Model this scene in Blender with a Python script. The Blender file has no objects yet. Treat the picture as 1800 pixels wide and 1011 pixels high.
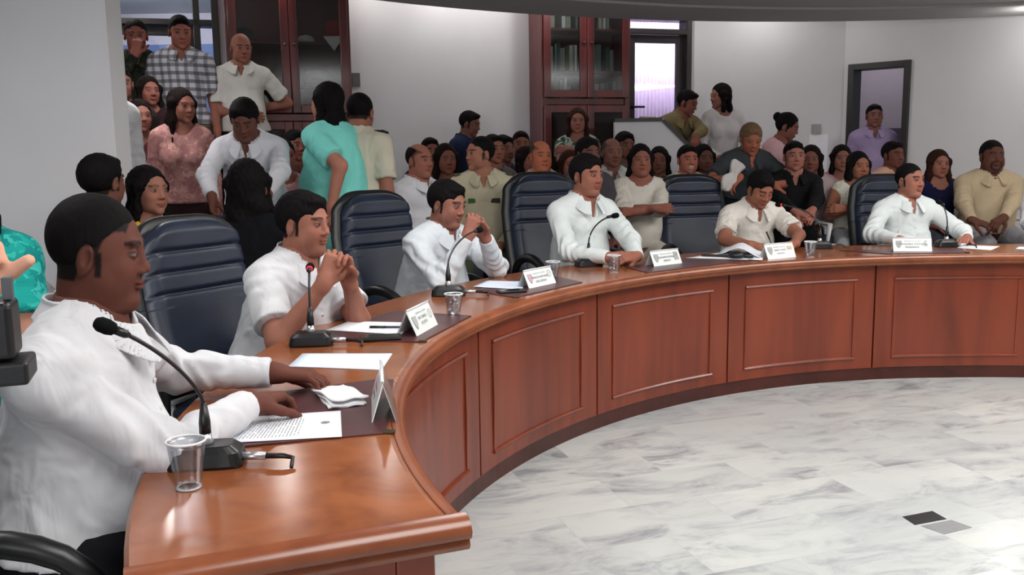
import bpy, bmesh, math, random
import numpy as np
from mathutils import Vector, Matrix
random.seed(7)
PI = math.pi
scene = bpy.context.scene
COL = scene.collection
# ------------------------------------------------------------------ camera
F_PX, PITCH, ROLL, CAM_H = 1600.0, 0.1448, -0.0144, 1.3815
_cp, _sp = math.cos(PITCH), math.sin(PITCH)
_F = Vector((0, _cp, -_sp)); _R0 = Vector((1, 0, 0)); _U0 = Vector((0, _sp, _cp))
_R = math.cos(ROLL) * _R0 + math.sin(ROLL) * _U0
_U = -math.sin(ROLL) * _R0 + math.cos(ROLL) * _U0
cd = bpy.data.cameras.new('camera'); cam = bpy.data.objects.new('camera', cd); COL.objects.link(cam)
cd.sensor_fit = 'HORIZONTAL'; cd.sensor_width = 36.0; cd.lens = 36.0 * F_PX / 1800.0
cd.clip_start = 0.05; cd.clip_end = 60
cam.matrix_world = Matrix(((_R.x, _U.x, -_F.x, 0), (_R.y, _U.y, -_F.y, 0), (_R.z, _U.z, -_F.z, CAM_H), (0, 0, 0, 1)))
scene.camera = cam
# ------------------------------------------------------------------ world, exposure
w = bpy.data.worlds.new('world'); scene.world = w; w.use_nodes = True
w.node_tree.nodes['Background'].inputs[0].default_value = (0.75, 0.82, 1.0, 1)
w.node_tree.nodes['Background'].inputs[1].default_value = 0.35
scene.view_settings.view_transform = 'Standard'
scene.view_settings.look = 'None'
scene.view_settings.gamma = 1.0
scene.view_settings.exposure = -0.32
try: scene.view_settings.use_curve_mapping = False
except Exception: pass
scene.cycles.max_bounces = 6; scene.cycles.diffuse_bounces = 4; scene.cycles.glossy_bounces = 3
scene.cycles.transmission_bounces = 6; scene.cycles.transparent_max_bounces = 8
scene.cycles.sample_clamp_indirect = 4.0
scene.cycles.caustics_reflective = False; scene.cycles.caustics_refractive = False
try: scene.cycles.use_denoising = True
except Exception: pass

def lamp(name, loc, size, power, color=(1, 1, 1), rot=(0, 0, 0), size_y=None):
    l = bpy.data.lights.new(name, 'AREA'); l.energy = power; l.color = color
    l.shape = 'RECTANGLE'; l.size = size; l.size_y = size_y or size
    o = bpy.data.objects.new(name, l); o.location = loc; o.rotation_euler = rot; COL.objects.link(o); return o
# big soft sources: the ceiling panels over the ring of tables and the aisle lights behind the soffit
CEIL = 2.5
lamp('ceiling_panel_light', (2.4, 2.6, 2.46), 1.6, 46, (1.0, 0.98, 0.95))
lamp('ceiling_panel_light', (0.6, 0.9, 2.46), 1.3, 26, (1.0, 0.98, 0.95))
lamp('ceiling_panel_light', (-2.30, 5.80, 2.455), 0.16, 9, (1.0, 0.98, 0.96), size_y=1.15)
lamp('ceiling_panel_light', (-1.75, 2.3, 2.46), 0.9, 9, (1.0, 0.98, 0.96))  # added panel, out of view, brightens the left wall
lamp('ceiling_panel_light', (5.4, 4.4, 2.46), 1.1, 46, (1.0, 0.97, 0.95))  # added panel, out of view, lifts the right-hand walls
lamp('corridor_fill', (4.3, 9.9, 2.85), 0.8, 14, (0.95, 0.92, 1.0))  # added unseen lamp, brightens the corridor beyond the doorway
lamp('ceiling_panel_light', (3.2, 4.7, 2.46), 1.1, 24, (1.0, 0.98, 0.96))
lamp('ceiling_panel_light', (0.2, 3.6, 2.46), 0.9, 20, (1.0, 0.98, 0.96))
# added soft fill behind the camera, dressed as a window
lamp('rear_fill_light', (-1.6, -2.38, 1.75), 2.4, 88, (0.93, 0.96, 1.0), (math.radians(90), 0, math.radians(-4)), size_y=1.3)
lamp('outdoor_light', (1.6, 9.9, 2.88), 1.2, 55, (0.96, 0.90, 1.0), (math.radians(35), 0, 0), size_y=0.6)
lamp('outdoor_light', (-3.4, 9.0, 2.88), 1.8, 60, (0.95, 0.96, 1.0), (math.radians(35), 0, 0), size_y=0.8)

def at(px, py, D):
    v = _F + (px - 900) / F_PX * _R - (py - 505.5) / F_PX * _U
    v = v * (D / v.y); return Vector((v.x, v.y, v.z + CAM_H))
def atz(px, py, z):
    v = _F + (px - 900) / F_PX * _R - (py - 505.5) / F_PX * _U
    v = v * ((z - CAM_H) / v.z); return Vector((v.x, v.y, z))

# ------------------------------------------------------------------ materials
def srgb(r, g, b):
    f = lambda c: (c / 255 / 12.92) if c <= 10 else ((c / 255 + 0.055) / 1.055) ** 2.4
    return (f(r), f(g), f(b), 1)
class NT:
    def __init__(s, name, rough=0.6, spec=0.4):
        s.m = bpy.data.materials.new(name); s.m.use_nodes = True; s.t = s.m.node_tree
        s.b = s.t.nodes['Principled BSDF']; s.b.inputs['Roughness'].default_value = rough
        s.b.inputs['Specular IOR Level'].default_value = spec
    def n(s, typ, **kw):
        x = s.t.nodes.new(typ)
        for k, v in kw.items():
            if k[0] == 'i' and k[1:].isdigit(): x.inputs[int(k[1:])].default_value = v
            else:
                try: setattr(x, k, v)
                except Exception: pass
        return x
    def l(s, a, b): s.t.links.new(a, b)
    def coord(s, scale=(1, 1, 1), rot=(0, 0, 0), kind='Object'):
        tc = s.n('ShaderNodeTexCoord'); mp = s.n('ShaderNodeMapping')
        mp.inputs['Scale'].default_value = scale; mp.inputs['Rotation'].default_value = rot
        s.l(tc.outputs[kind], mp.inputs[0]); return mp.outputs[0]
    def noise(s, vec, scale, detail=4, rough=0.55, dist=0.0):
        x = s.n('ShaderNodeTexNoise'); x.inputs['Scale'].default_value = scale; x.inputs['Detail'].default_value = detail
        x.inputs['Roughness'].default_value = rough; x.inputs['Distortion'].default_value = dist
        if vec is not None: s.l(vec, x.inputs['Vector'])
        return x.outputs['Fac']
    def ramp(s, fac, stops, const=False):
        r = s.n('ShaderNodeValToRGB'); e = r.color_ramp.elements
        if const: r.color_ramp.interpolation = 'CONSTANT'
        e[0].position, e[0].color = stops[0][0], stops[0][1]
        e[1].position, e[1].color = stops[-1][0], stops[-1][1]
        for p, c in stops[1:-1]:
            q = e.new(p); q.color = c
        s.l(fac, r.inputs[0]); return r.outputs['Color']
    def mix(s, fac, a, b, blend='MIX'):
        x = s.n('ShaderNodeMix', data_type='RGBA', blend_type=blend)
        for v, i in ((fac, 0), (a, 6), (b, 7)):
            if hasattr(v, 'is_linked') or hasattr(v, 'links'): s.l(v, x.inputs[i])
            else: x.inputs[i].default_value = v
        return x.outputs[2]
    def bump(s, h, strength=0.2, dist=0.01):
        x = s.n('ShaderNodeBump'); x.inputs['Strength'].default_value = strength; x.inputs['Distance'].default_value = dist
        s.l(h, x.inputs['Height']); s.l(x.outputs[0], s.b.inputs['Normal'])
    def base(s, c):
        if hasattr(c, 'links'): s.l(c, s.b.inputs['Base Color'])
        else: s.b.inputs['Base Color'].default_value = c
MATS = {}
def mat(name, col, rough=0.6, spec=0.4, var=0.08, nscale=12, bump=0.0, bscale=60, metal=0.0, coat=0.0, emit=None, es=1.0):
    if name in MATS: return MATS[name]
    t = NT(name, rough, spec)
    v = t.coord()
    dark = tuple(c * (1 - var) for c in col[:3]) + (1,); lite = tuple(min(1, c * (1 + var)) for c in col[:3]) + (1,)
    t.base(t.ramp(t.noise(v, nscale), [(0.3, dark), (0.7, lite)]))
    if bump: t.bump(t.noise(v, bscale, 6), bump, 0.004)
    t.b.inputs['Metallic'].default_value = metal; t.b.inputs['Coat Weight'].default_value = coat
    if emit: t.b.inputs['Emission Color'].default_value = emit; t.b.inputs['Emission Strength'].default_value = es
    MATS[name] = t.m; return t.m
def glass(name, tint=(0.9, 0.95, 0.95, 1), rough=0.02, mixf=0.12, fm=0.5):
    if name in MATS: return MATS[name]
    m = bpy.data.materials.new(name); m.use_nodes = True; t = m.node_tree; t.nodes.clear()
    o = t.nodes.new('ShaderNodeOutputMaterial'); a = t.nodes.new('ShaderNodeBsdfTransparent'); g = t.nodes.new('ShaderNodeBsdfGlossy')
    x = t.nodes.new('ShaderNodeMixShader'); fr = t.nodes.new('ShaderNodeLayerWeight'); fr.inputs[0].default_value = 0.35
    mu = t.nodes.new('ShaderNodeMath'); mu.operation = 'MULTIPLY_ADD'; mu.inputs[1].default_value = fm; mu.inputs[2].default_value = mixf * 0.4
    a.inputs[0].default_value = tint; g.inputs['Roughness'].default_value = rough; g.inputs['Color'].default_value = (0.9, 0.92, 0.95, 1)
    nz = t.nodes.new('ShaderNodeTexNoise'); nz.inputs['Scale'].default_value = 3
    t.links.new(fr.outputs['Fresnel'], mu.inputs[0]); t.links.new(mu.outputs[0], x.inputs[0])
    t.links.new(a.outputs[0], x.inputs[1]); t.links.new(g.outputs[0], x.inputs[2]); t.links.new(x.outputs[0], o.inputs[0])
    MATS[name] = m; return m
def wood(name, c1, c2, scale=(1, 1, 1), rough=0.22, coat=0.5, spec=0.5):
    if name in MATS: return MATS[name]
    t = NT(name, rough, spec); v = t.coord(scale)
    a = t.noise(v, 5.0, 3, 0.5, 1.2); b = t.noise(v, 15.0, 2, 0.5, 0.3)
    m1 = t.n('ShaderNodeMath', operation='MULTIPLY_ADD'); m1.inputs[1].default_value = 0.35
    t.l(b, m1.inputs[0]); t.l(a, m1.inputs[2])
    t.base(t.ramp(m1.outputs[0], [(0.42, c1), (0.62, tuple((x + y) / 2 for x, y in zip(c1, c2))), (0.85, c2)]))
    t.b.inputs['Coat Weight'].default_value = coat; t.b.inputs['Coat Roughness'].default_value = 0.12
    MATS[name] = t.m; return t.m

# ------------------------------------------------------------------ mesh helpers
def link(name, me, m=None, parent=None, smooth=False, loc=None):
    o = bpy.data.objects.new(name, me); COL.objects.link(o)
    if m:
        for q in (m if isinstance(m, (list, tuple)) else [m]): me.materials.append(q)
    if smooth: me.polygons.foreach_set('use_smooth', [True] * len(me.polygons))
    if loc is not None: o.location = loc
    if parent: o.parent = parent
    return o
def tag(o, label=None, cat=None, group=None, kind=None):
    if label: o['label'] = label
    if cat: o['category'] = cat
    if group: o['group'] = group
    if kind: o['kind'] = kind
    return o
def empty(name, loc=(0, 0, 0), rz=0.0):
    o = bpy.data.objects.new(name, None); o.location = loc; o.rotation_euler = (0, 0, rz); o.empty_display_size = 0.1
    COL.objects.link(o); return o
class MB:
    def __init__(s): s.v = []; s.f = []
    def add(s, vs, fs):
        n = len(s.v); s.v += [tuple(v) for v in vs]; s.f += [tuple(i + n for i in f) for f in fs]; return s
    def box(s, x0, x1, y0, y1, z0, z1, M=None):
        vs = [Vector((x, y, z)) for z in (z0, z1) for y in (y0, y1) for x in (x0, x1)]
        if M is not None: vs = [M @ v for v in vs]
        return s.add(vs, [(0, 2, 3, 1), (4, 5, 7, 6), (0, 1, 5, 4), (2, 6, 7, 3), (0, 4, 6, 2), (1, 3, 7, 5)])
    def prism(s, pts, z0, z1, M=None):
        n = len(pts); vs = [Vector((p[0], p[1], z)) for z in (z0, z1) for p in pts]
        if M is not None: vs = [M @ v for v in vs]
        return s.add(vs, [tuple(reversed(range(n))), tuple(range(n, 2 * n))] + [(i, (i + 1) % n, n + (i + 1) % n, n + i) for i in range(n)])
    def tube(s, pts, r, n=10, cap=True, flat=1.0):
        pts = [Vector(p) for p in pts]; rs = r if isinstance(r, (list, tuple)) else [r] * len(pts)
        rings = []; up = Vector((0, 0, 1))
        for i, p in enumerate(pts):
            d = (pts[min(i + 1, len(pts) - 1)] - pts[max(i - 1, 0)]).normalized()
            u = up if abs(d.dot(up)) < 0.95 else Vector((1, 0, 0))
            a = d.cross(u).normalized(); b = a.cross(d).normalized()
            rings.append([p + rs[i] * (math.cos(2 * PI * k / n) * a + flat * math.sin(2 * PI * k / n) * b) for k in range(n)])
        fs = [(i * n + k, i * n + (k + 1) % n, (i + 1) * n + (k + 1) % n, (i + 1) * n + k) for i in range(len(pts) - 1) for k in range(n)]
        if cap: fs += [tuple(reversed(range(n))), tuple(range((len(pts) - 1) * n, len(pts) * n))]
        return s.add([v for R in rings for v in R], fs)
    def lathe(s, prof, n=24, c=(0, 0, 0)):
        vs = [(c[0] + r * math.cos(2 * PI * k / n), c[1] + r * math.sin(2 * PI * k / n), c[2] + z) for r, z in prof for k in range(n)]
        fs = [(i * n + k, i * n + (k + 1) % n, (i + 1) * n + (k + 1) % n, (i + 1) * n + k) for i in range(len(prof) - 1) for k in range(n)]
        return s.add(vs, fs)
    def grid(s, rows, closed=False):
        nr, nc = len(rows), len(rows[0]); vs = [v for r in rows for v in r]
        fs = [(i * nc + k, i * nc + (k + 1) % nc, (i + 1) * nc + (k + 1) % nc, (i + 1) * nc + k) for i in range(nr - 1) for k in range(nc if closed else nc - 1)]
        return s.add(vs, fs)
    def build(s, name, m, parent=None, smooth=False, bevel=0.0, seg=2, solid=0.0, sub=0, loc=None):
        me = bpy.data.meshes.new(name); me.from_pydata(s.v, [], s.f); me.validate()
        bm = bmesh.new(); bm.from_mesh(me); bmesh.ops.recalc_face_normals(bm, faces=bm.faces); bm.to_mesh(me); bm.free()
        o = link(name, me, m, parent, smooth, loc)
        if smooth == 'auto': me.set_sharp_from_angle(angle=math.radians(48))
        if solid: q = o.modifiers.new('s', 'SOLIDIFY'); q.thickness = solid; q.offset = 0
        if bevel: q = o.modifiers.new('b', 'BEVEL'); q.width = bevel; q.segments = seg; q.limit_method = 'ANGLE'
        if sub: q = o.modifiers.new('u', 'SUBSURF'); q.levels = q.render_levels = sub
        return o

# ------------------------------------------------------------------ the room
def wall_mat():
    t = NT('painted_wall', 0.75, 0.25); v = t.coord()
    t.base(t.ramp(t.noise(v, 1.3, 5), [(0.3, srgb(218, 216, 219)), (0.7, srgb(225, 224, 227))]))
    return t.m
WALL = wall_mat()
def floor_mat():
    t = NT('marble_tiles', 0.22, 0.5)
    ang = math.radians(-19)
    v = t.coord((1, 1, 1), (0, 0, ang))
    br = t.n('ShaderNodeTexBrick'); br.offset = 0.0; br.squash = 1.0
    for k, q in (('Scale', 1.0), ('Brick Width', 0.62), ('Row Height', 0.31), ('Mortar Size', 0.0018), ('Mortar Smooth', 0.3), ('Bias', 0.0)): br.inputs[k].default_value = q
    br.offset = 0.5
    br.inputs['Color1'].default_value = (0, 0, 0, 1); br.inputs['Color2'].default_value = (1, 1, 1, 1); br.inputs['Mortar'].default_value = (0.5, 0.5, 0.5, 1)
    t.l(v, br.inputs['Vector'])
    # shift the veins from tile to tile
    ad = t.n('ShaderNodeVectorMath', operation='MULTIPLY_ADD'); ad.inputs[1].default_value = (7, 5, 3)
    t.l(br.outputs['Color'], ad.inputs[0]); t.l(v, ad.inputs[2])
    mp = t.n('ShaderNodeMapping'); mp.inputs['Scale'].default_value = (1.0, 2.3, 1); mp.inputs['Rotation'].default_value = (0, 0, 0.5); t.l(ad.outputs[0], mp.inputs[0])
    n1 = t.noise(mp.outputs[0], 3.2, 9, 0.66, 1.1)
    n2 = t.noise(mp.outputs[0], 1.4, 5, 0.6, 0.8)
    n3 = t.noise(v, 0.9, 3, 0.5, 0.2)
    vein = t.ramp(n1, [(0.34, (0.24, 0.25, 0.26, 1)), (0.44, (0.37, 0.385, 0.39, 1)), (0.53, (0.47, 0.485, 0.47, 1)), (0.70, (0.55, 0.56, 0.54, 1))])
    pl = (0.53, 0.545, 0.525, 1)
    c = t.mix(t.ramp(n2, [(0.42, (1, 1, 1, 1)), (0.62, (0, 0, 0, 1))]), pl, vein)
    tone = t.ramp(br.outputs['Color'], [(0.0, (0.86, 0.87, 0.88, 1)), (1.0, (1, 1, 1, 1))])
    c = t.mix(1.0, c, tone, 'MULTIPLY')
    c = t.mix(t.ramp(n3, [(0.35, (0.35, 0.35, 0.35, 1)), (0.6, (0, 0, 0, 1))]), c, (0.34, 0.36, 0.37, 1))
    c = t.mix(br.outputs['Fac'], c, (0.42, 0.42, 0.42, 1))
    t.base(c); return t.m
FLOOR = floor_mat()
CEILM = mat('ceiling_paint', srgb(172, 172, 172), 0.8, 0.2, 0.05, 0.8)
DARKMETAL = mat('dark_brown_metal', srgb(38, 32, 34), 0.4, 0.5, 0.1, 20)
struct = lambda o: tag(o, kind='structure')
struct(MB().box(-6, 9, -2.5, 11, -0.1, 0).build('floor', FLOOR))
# raised floor under the public: ring outside the council table
SOFC = (2.94, 2.24)
def rin(th):
    if th > PI / 2: th = PI - th
    return -0.06632 * th ** 4 + 0.2158 * th ** 3 - 0.17951 * th ** 2 - 0.11142 * th + 2.90845
TC = (2.62, 2.6)
def tpt(th, off, z=0.0):
    r = rin(th) + off; return Vector((TC[0] - r * math.cos(th), TC[1] + r * math.sin(th), z))
STEP = mat('terrazzo_step', srgb(150, 148, 146), 0.4, 0.4, 0.15, 30)
PLAT = 0.18
ths = [i * (PI + 0.3) / 60 - 0.15 for i in range(61)]
arc = [tpt(t, 2.30 - 0.62 * max(0, min(1, (t - .75) / .4))) for t in ths]
m = MB(); o2 = [(-6, 1.6), ]
inner = [(p.x, p.y) for p in arc]; outer = []
for p in inner:
    d = Vector((p[0] - TC[0], p[1] - TC[1])).normalized(); outer.append((TC[0] + d.x * 9.0, TC[1] + d.y * 9.0))
for i in range(len(inner) - 1):
    a, b, c, d = inner[i], inner[i + 1], outer[i + 1], outer[i]
    m.add([(a[0], a[1], 0), (b[0], b[1], 0), (a[0], a[1], PLAT), (b[0], b[1], PLAT), (c[0], c[1], PLAT), (d[0], d[1], PLAT)], [(0, 1, 3, 2), (2, 3, 4, 5)])
struct(m.build('floor_platform', STEP))
def wallpiece(name, p0, p1, z0, z1, th=0.12, holes=(), mt=WALL):
    """vertical wall from plan point p0 to p1 (thickness away from the room), with rectangular openings (s0,s1,z0,z1) along it"""
    p0 = Vector((p0[0], p0[1], 0)); p1 = Vector((p1[0], p1[1], 0)); L = (p1 - p0).length; d = (p1 - p0) / L
    n = Vector((-d.y, d.x, 0)); M = Matrix(((d.x, n.x, 0, p0.x), (d.y, n.y, 0, p0.y), (0, 0, 1, 0), (0, 0, 0, 1)))
    b = MB(); cuts = sorted(holes); s = 0.0
    for (s0, s1, h0, h1) in cuts:
        if s0 > s: b.box(s, s0, 0, th, z0, z1, M)
        if h0 > z0: b.box(s0, s1, 0, th, z0, h0, M)
        if h1 < z1: b.box(s0, s1, 0, th, h1, z1, M)
        s = s1
    if s < L: b.box(s, L, 0, th, z0, z1, M)
    struct(b.build(name, mt)); return M, L
HC = 2.95
yA = lambda x: 8.75 + 0.3 * x
A0, A1 = (-4.6, yA(-4.6)), (1.84, yA(1.84))
CO = math.sqrt(1.09)
sA = lambda x: (x - A0[0]) * CO
D1x0, D1x1 = -3.36, -2.47
D2x0, D2x1 = 1.12, 1.81
MA, LA = wallpiece('wall_back', A0, A1, 0, HC, holes=[(sA(D1x0), sA(D1x1), 0.68, 2.95), (sA(D2x0), sA(D2x1), 0.75, 2.72)])
MBk, LB = wallpiece('wall_far', (1.84, 9.30), (3.35, 9.30), 0, HC)
DX = 0.52
MC, LC = wallpiece('wall_right', (3.35, 9.30), (8.35, 4.30), 0, HC, holes=[(0.05, 0.66, PLAT, 2.22)])
struct(MB().box(-6.0, -1.975, 4.62, 4.80, 0, HC).build('wall_left', WALL))
struct(MB().box(-6.0, -5.88, -2.5, 11, 0, HC).build('wall_side', WALL))
struct(MB().box(-6, 9, -2.6, -2.5, 0, HC).build('wall_behind', WALL))
struct(MB().box(8.3, 8.42, -2.5, 5, 0, HC).build('wall_right_side', WALL))
struct(MB().box(-6, 9, -2.6, 11, HC, HC + 0.1).build('ceiling', CEILM))
b = MB(); b.box(-2.9, -2.8, -2.5, -2.44, 1.0, 2.5).box(-.4, -.3, -2.5, -2.44, 1.0, 2.5).box(-2.8, -.4, -2.5, -2.44, 2.42, 2.5).box(-2.8, -.4, -2.5, -2.44, 1.0, 1.08).box(-1.63, -1.57, -2.5, -2.44, 1.08, 2.42)
struct(b.build('added_window', DARKMETAL))  # added unseen window frame, dresses the fill lamp behind the camera
# round dropped ceiling over the chamber
m = MB(); n = 96; R = 6.0
cir = [(SOFC[0] + R * math.cos(2 * PI * k / n), SOFC[1] + R * math.sin(2 * PI * k / n)) for k in range(n)]
m.prism(cir, CEIL, HC)
struct(m.build('ceiling_soffit', CEILM, bevel=0.0))
m = MB(); m.lathe([(5.2, -0.001), (5.2, -0.02), (5.26, -0.02), (5.26, -0.001)], 96, (SOFC[0], SOFC[1], CEIL))
struct(m.build('ceiling_ring', CEILM, smooth=False))
# raised landings at both back doors
struct(MB().prism([(-5.5, yA(-5.5)), (-5.5, 6.9), (-1.45, 6.9), (-1.45, yA(-1.45))], 0, 0.68).build('floor_landing', STEP))
struct(MB().prism([(-5.5, 6.92), (-5.5, 6.5), (-1.45, 6.5), (-1.45, 6.92)], 0, 0.42).build('floor_step', STEP))
struct(MB().prism([(1.02, 9.06), (1.02, 8.3), (3.25, 8.3), (3.25, 9.30), (1.84, 9.30)], 0, 0.75).build('floor_landing', STEP))
# low white parapet with dark coping beside the right landing
dpar = 8.12
z_par = at(1120, 214, dpar).z; x0 = at(1081, 214, dpar).x; x1 = at(1163, 214, dpar).x; x2 = at(1202, 252, dpar).x; zl = at(1202, 252, dpar).z
x3 = x2 + (x2 - x1) * 2.2; z3 = max(0.3, zl - (z_par - zl) * 2.2)
par = MB()
pts = [(x0, 0), (x3, 0), (x3, z3), (x1, z_par), (x0, z_par)]
for nm, (ya, yb), mt_, grow in (('wall_parapet', (dpar, dpar + 0.12), WALL, 0),):
    b = MB(); nn = len(pts)
    vs = [(p[0], y, p[1]) for y in (ya, yb) for p in pts]
    b.add(vs, [tuple(range(nn)), tuple(reversed(range(nn, 2 * nn)))] + [(i, (i + 1) % nn, nn + (i + 1) % nn, nn + i) for i in range(nn)])
    par = struct(b.build(nm, mt_))
b = MB()
def bar(p, q, t=0.03, wdt=0.16):
    p = Vector(p); q = Vector(q); d = (q - p).normalized(); up = Vector((0, 1, 0)).cross(d) * -1
    if up.z < 0: up = -up
    vs = []
    for e in (p, q):
        for yy in (-0.02, wdt - 0.02):
            for hh in (0, t): vs.append(e + Vector((0, yy, 0)) + up * hh)
    b.add(vs, [(0, 1, 3, 2), (4, 6, 7, 5), (0, 2, 6, 4), (1, 5, 7, 3), (0, 4, 5, 1), (2, 3, 7, 6)])
bar((x0, dpar, z_par), (x1, dpar, z_par)); bar((x1, dpar, z_par), (x3, dpar, z3), 0.03)
struct(b.build('trim_parapet', DARKMETAL))

# ---- glass doors, doorway
PANE = glass('door_glass', (0.82, 0.86, 0.92, 1), 0.02, 0.1)
def doorframe(name, M, s0, s1, z0, z1, lab, transom=None, side=None, handle=True, glazed=True, fw=0.055, stile=0.075):
    r = empty(name); struct(r)
    b = MB()
    b.box(s0, s0 + fw, -0.03, 0.15, z0, z1, M).box(s1 - fw, s1, -0.03, 0.15, z0, z1, M).box(s0 + fw, s1 - fw, -0.03, 0.15, z1 - fw, z1, M)
    zt = z1 - fw
    if transom: b.box(s0 + fw, s1 - fw, -0.03, 0.15, transom, transom + 0.05, M); zt = transom
    e = s1 - fw
    if side: b.box(side, side + 0.05, -0.03, 0.15, z0, z1 - fw, M); e = side
    b.build('frame', DARKMETAL, r, bevel=0.004)
    if not glazed: return r
    a = s0 + fw + 0.004; c = e - 0.004; st = stile
    lf = MB(); lf.box(a, a + st, 0.03, 0.08, z0 + 0.01, zt - 0.004, M).box(c - st, c, 0.03, 0.08, z0 + 0.01, zt - 0.004, M)
    lf.box(a + st, c - st, 0.03, 0.08, zt - 0.004 - st, zt - 0.004, M).box(a + st, c - st, 0.03, 0.08, z0 + 0.01, z0 + 0.15, M).box(a + st, c - st, 0.03, 0.08, z0 + 0.83, z0 + 0.90, M)
    leaf = lf.build('door_leaf', DARKMETAL, r, bevel=0.004)
    g = MB(); g.box(a + st - 0.01, c - st + 0.01, 0.05, 0.058, z0 + 0.14, zt - st + 0.005, M)
    g.build('pane', PANE, r)
    if transom: MB().box(s0 + fw, s1 - fw, 0.05, 0.058, transom + 0.05, z1 - fw, M).build('pane', PANE, r)
    if side: MB().box(side + 0.05, s1 - fw, 0.05, 0.058, z0, (transom or z1) , M).build('pane', PANE, r)
    if handle:
        h = MB(); P = lambda s, y, z: M @ Vector((s, y, z))
        h.tube([P(a + st * .5, 0.03, z0 + 1.08), P(a + st * .5, -0.03, z0 + 1.08), P(a + st * .5 + 0.11, -0.035, z0 + 1.08)], 0.011, 8)
        h.build('door_handle', DARKMETAL, r, smooth=True)
    return r
doorframe('door_1', MA, sA(D1x0), sA(D1x1), 0.68, 2.95, '', transom=2.50, side=sA(-2.665), handle=False)
doorframe('door_2', MA, sA(D2x0), sA(D2x1), 0.75, 2.72, '', transom=2.53)
doorframe('door_3', MC, 0.05, 0.66, PLAT, 2.22, '', glazed=False, fw=0.06)
# what lies outside the doors
BLUEW = mat('blue_dado_wall', srgb(110, 128, 170), 0.8, 0.2, 0.06, 2)
PINKW = mat('pinkish_outer_wall', srgb(205, 195, 202), 0.8, 0.2, 0.05, 2)
b = MB(); b.box(-5.9, -1.2, 10.2, 10.3, 0, 3.2); struct(b.build('wall_outside_left', PINKW))
b = MB(); b.box(-5.9, -1.2, 10.17, 10.199, 0.6, 2.62); struct(b.build('wall_outside_dado', BLUEW))
# pleated pale curtain behind the right glass door
t = NT('sheer_curtain', 0.8, 0.1); v = t.coord(); t.base(t.ramp(t.noise(v, 6), [(0.3, srgb(226, 205, 222)), (0.7, srgb(236, 218, 234))]))
t.b.inputs['Transmission Weight'].default_value = 0.0; CURT = t.m
rows = [[(0.9 + k * 0.006, 10.35 + 0.02 * math.sin(k * 0.9), z) for k in range(200)] for z in (0.8, 3.0)]
b = MB(); b.grid(rows); cu = b.build('curtain', CURT, smooth=True, solid=0.004); tag(cu, 'pale pinkish pleated curtain hanging beyond the right glass door', 'curtain')
b = MB(); b.box(1.78, 2.9, 11.2, 11.3, 0, 3.3); struct(b.build('wall_outside_right', PINKW))
b = MB(); b.box(3.2, 6.2, 10.55, 10.65, 0, 3.0); struct(b.build('wall_corridor', mat('grey_corridor_wall', srgb(150, 142, 148), 0.8, 0.2, 0.04, 3)))
b = MB(); b.box(3.2, 6.2, 10.52, 10.549, 0.18, 1.62); struct(b.build('wall_corridor_dado', mat('dark_dado', srgb(70, 62, 78), 0.7, 0.2, 0.05, 3)))
# ---- tall dark-red bookcases
MAHOG = wood('mahogany', srgb(64, 20, 22), srgb(104, 36, 36), (1, 1, 0.15), 0.35, 0.2)
DARKIN = mat('dark_cabinet_inside', srgb(96, 66, 64), 0.7, 0.2, 0.1, 5)
CGLASS = glass('cabinet_glass', (0.78, 0.80, 0.80, 1), 0.12, 0.05, 0.25)
def bookcase(x0, x1, lab, shelves, zsplit):
    """x0,x1 on the back wall"""
    s0, s1 = sA(x0), sA(x1); M = MA; r = empty('bookcase', M @ Vector(((s0 + s1) / 2, 0, 0)))
    inv = Matrix.Translation(-r.location); Q = inv @ M; W = s1 - s0; dep = 0.36; z1 = 2.93; z0 = 0.18
    c = MB(); c.box(s0, s0 + .05, -dep, -0.004, z0, z1, Q).box(s1 - .05, s1, -dep, -0.004, z0, z1, Q).box(s0 + .05, s1 - .05, -dep, -0.004, z1 - .05, z1, Q).box(s0 + .05, s1 - .05, -dep, -0.004, z0, z0 + .08, Q)
    c.box(s0 + .05, s1 - .05, -dep + .02, -0.004, zsplit - .03, zsplit + .03, Q)
    c.build('carcass', MAHOG, r, bevel=0.004)
    MB().box(s0 + .05, s1 - .05, -0.03, -0.01, z0 + .08, z1 - .05, Q).build('back_board', DARKIN, r)
    for z in shelves: MB().box(s0 + .05, s1 - .05, -dep + .04, -0.03, z, z + 0.022, Q).build('shelf', MAHOG, r)
    mid = (s0 + s1) / 2
    for (za, zb) in ((z0 + .08, zsplit - .035), (zsplit + .035, z1 - .055)):
        for (a, e, sg) in ((s0 + .02, mid - .003, 1), (mid + .003, s1 - .02, -1)):
            f = MB(); t_ = .068; y0, y1 = -dep - .024, -dep - .002
            f.box(a, a + t_, y0, y1, za, zb, Q).box(e - t_, e, y0, y1, za, zb, Q).box(a + t_, e - t_, y0, y1, za, za + t_, Q).box(a + t_, e - t_, y0, y1, zb - t_, zb, Q)
            d = f.build('door', MAHOG, r, bevel=0.005)
            MB().box(a + t_ - .005, e - t_ + .005, -dep - .014, -dep - .009, za + t_ - .005, zb - t_ + .005, Q).build('pane', CGLASS, d)
            kx = e - t_ / 2 if sg > 0 else a + t_ / 2
            k = MB(); p = Q @ Vector((kx, -dep - .024, (za + zb) / 2)); q = Q @ Vector((kx, -dep - .05, (za + zb) / 2)); k.tube([p, q], [.008, .013], 8); k.build('knob', DARKMETAL, d, smooth=True)
    tag(r, lab, 'bookcase'); return r, Q, s0, s1, dep
bookcase(-2.42, -1.45, 'tall dark red glazed bookcase left of the blank white wall', (1.25, 1.98, 2.33), 1.72)
bookcase(0.19, 1.03, 'tall dark red bookcase with glazed doors beside the right glass door', (1.2, 2.12, 2.50), 1.86)
def onshelf(x, z, back=0.18): return MA @ Vector((sA(x), -back, z))
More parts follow.
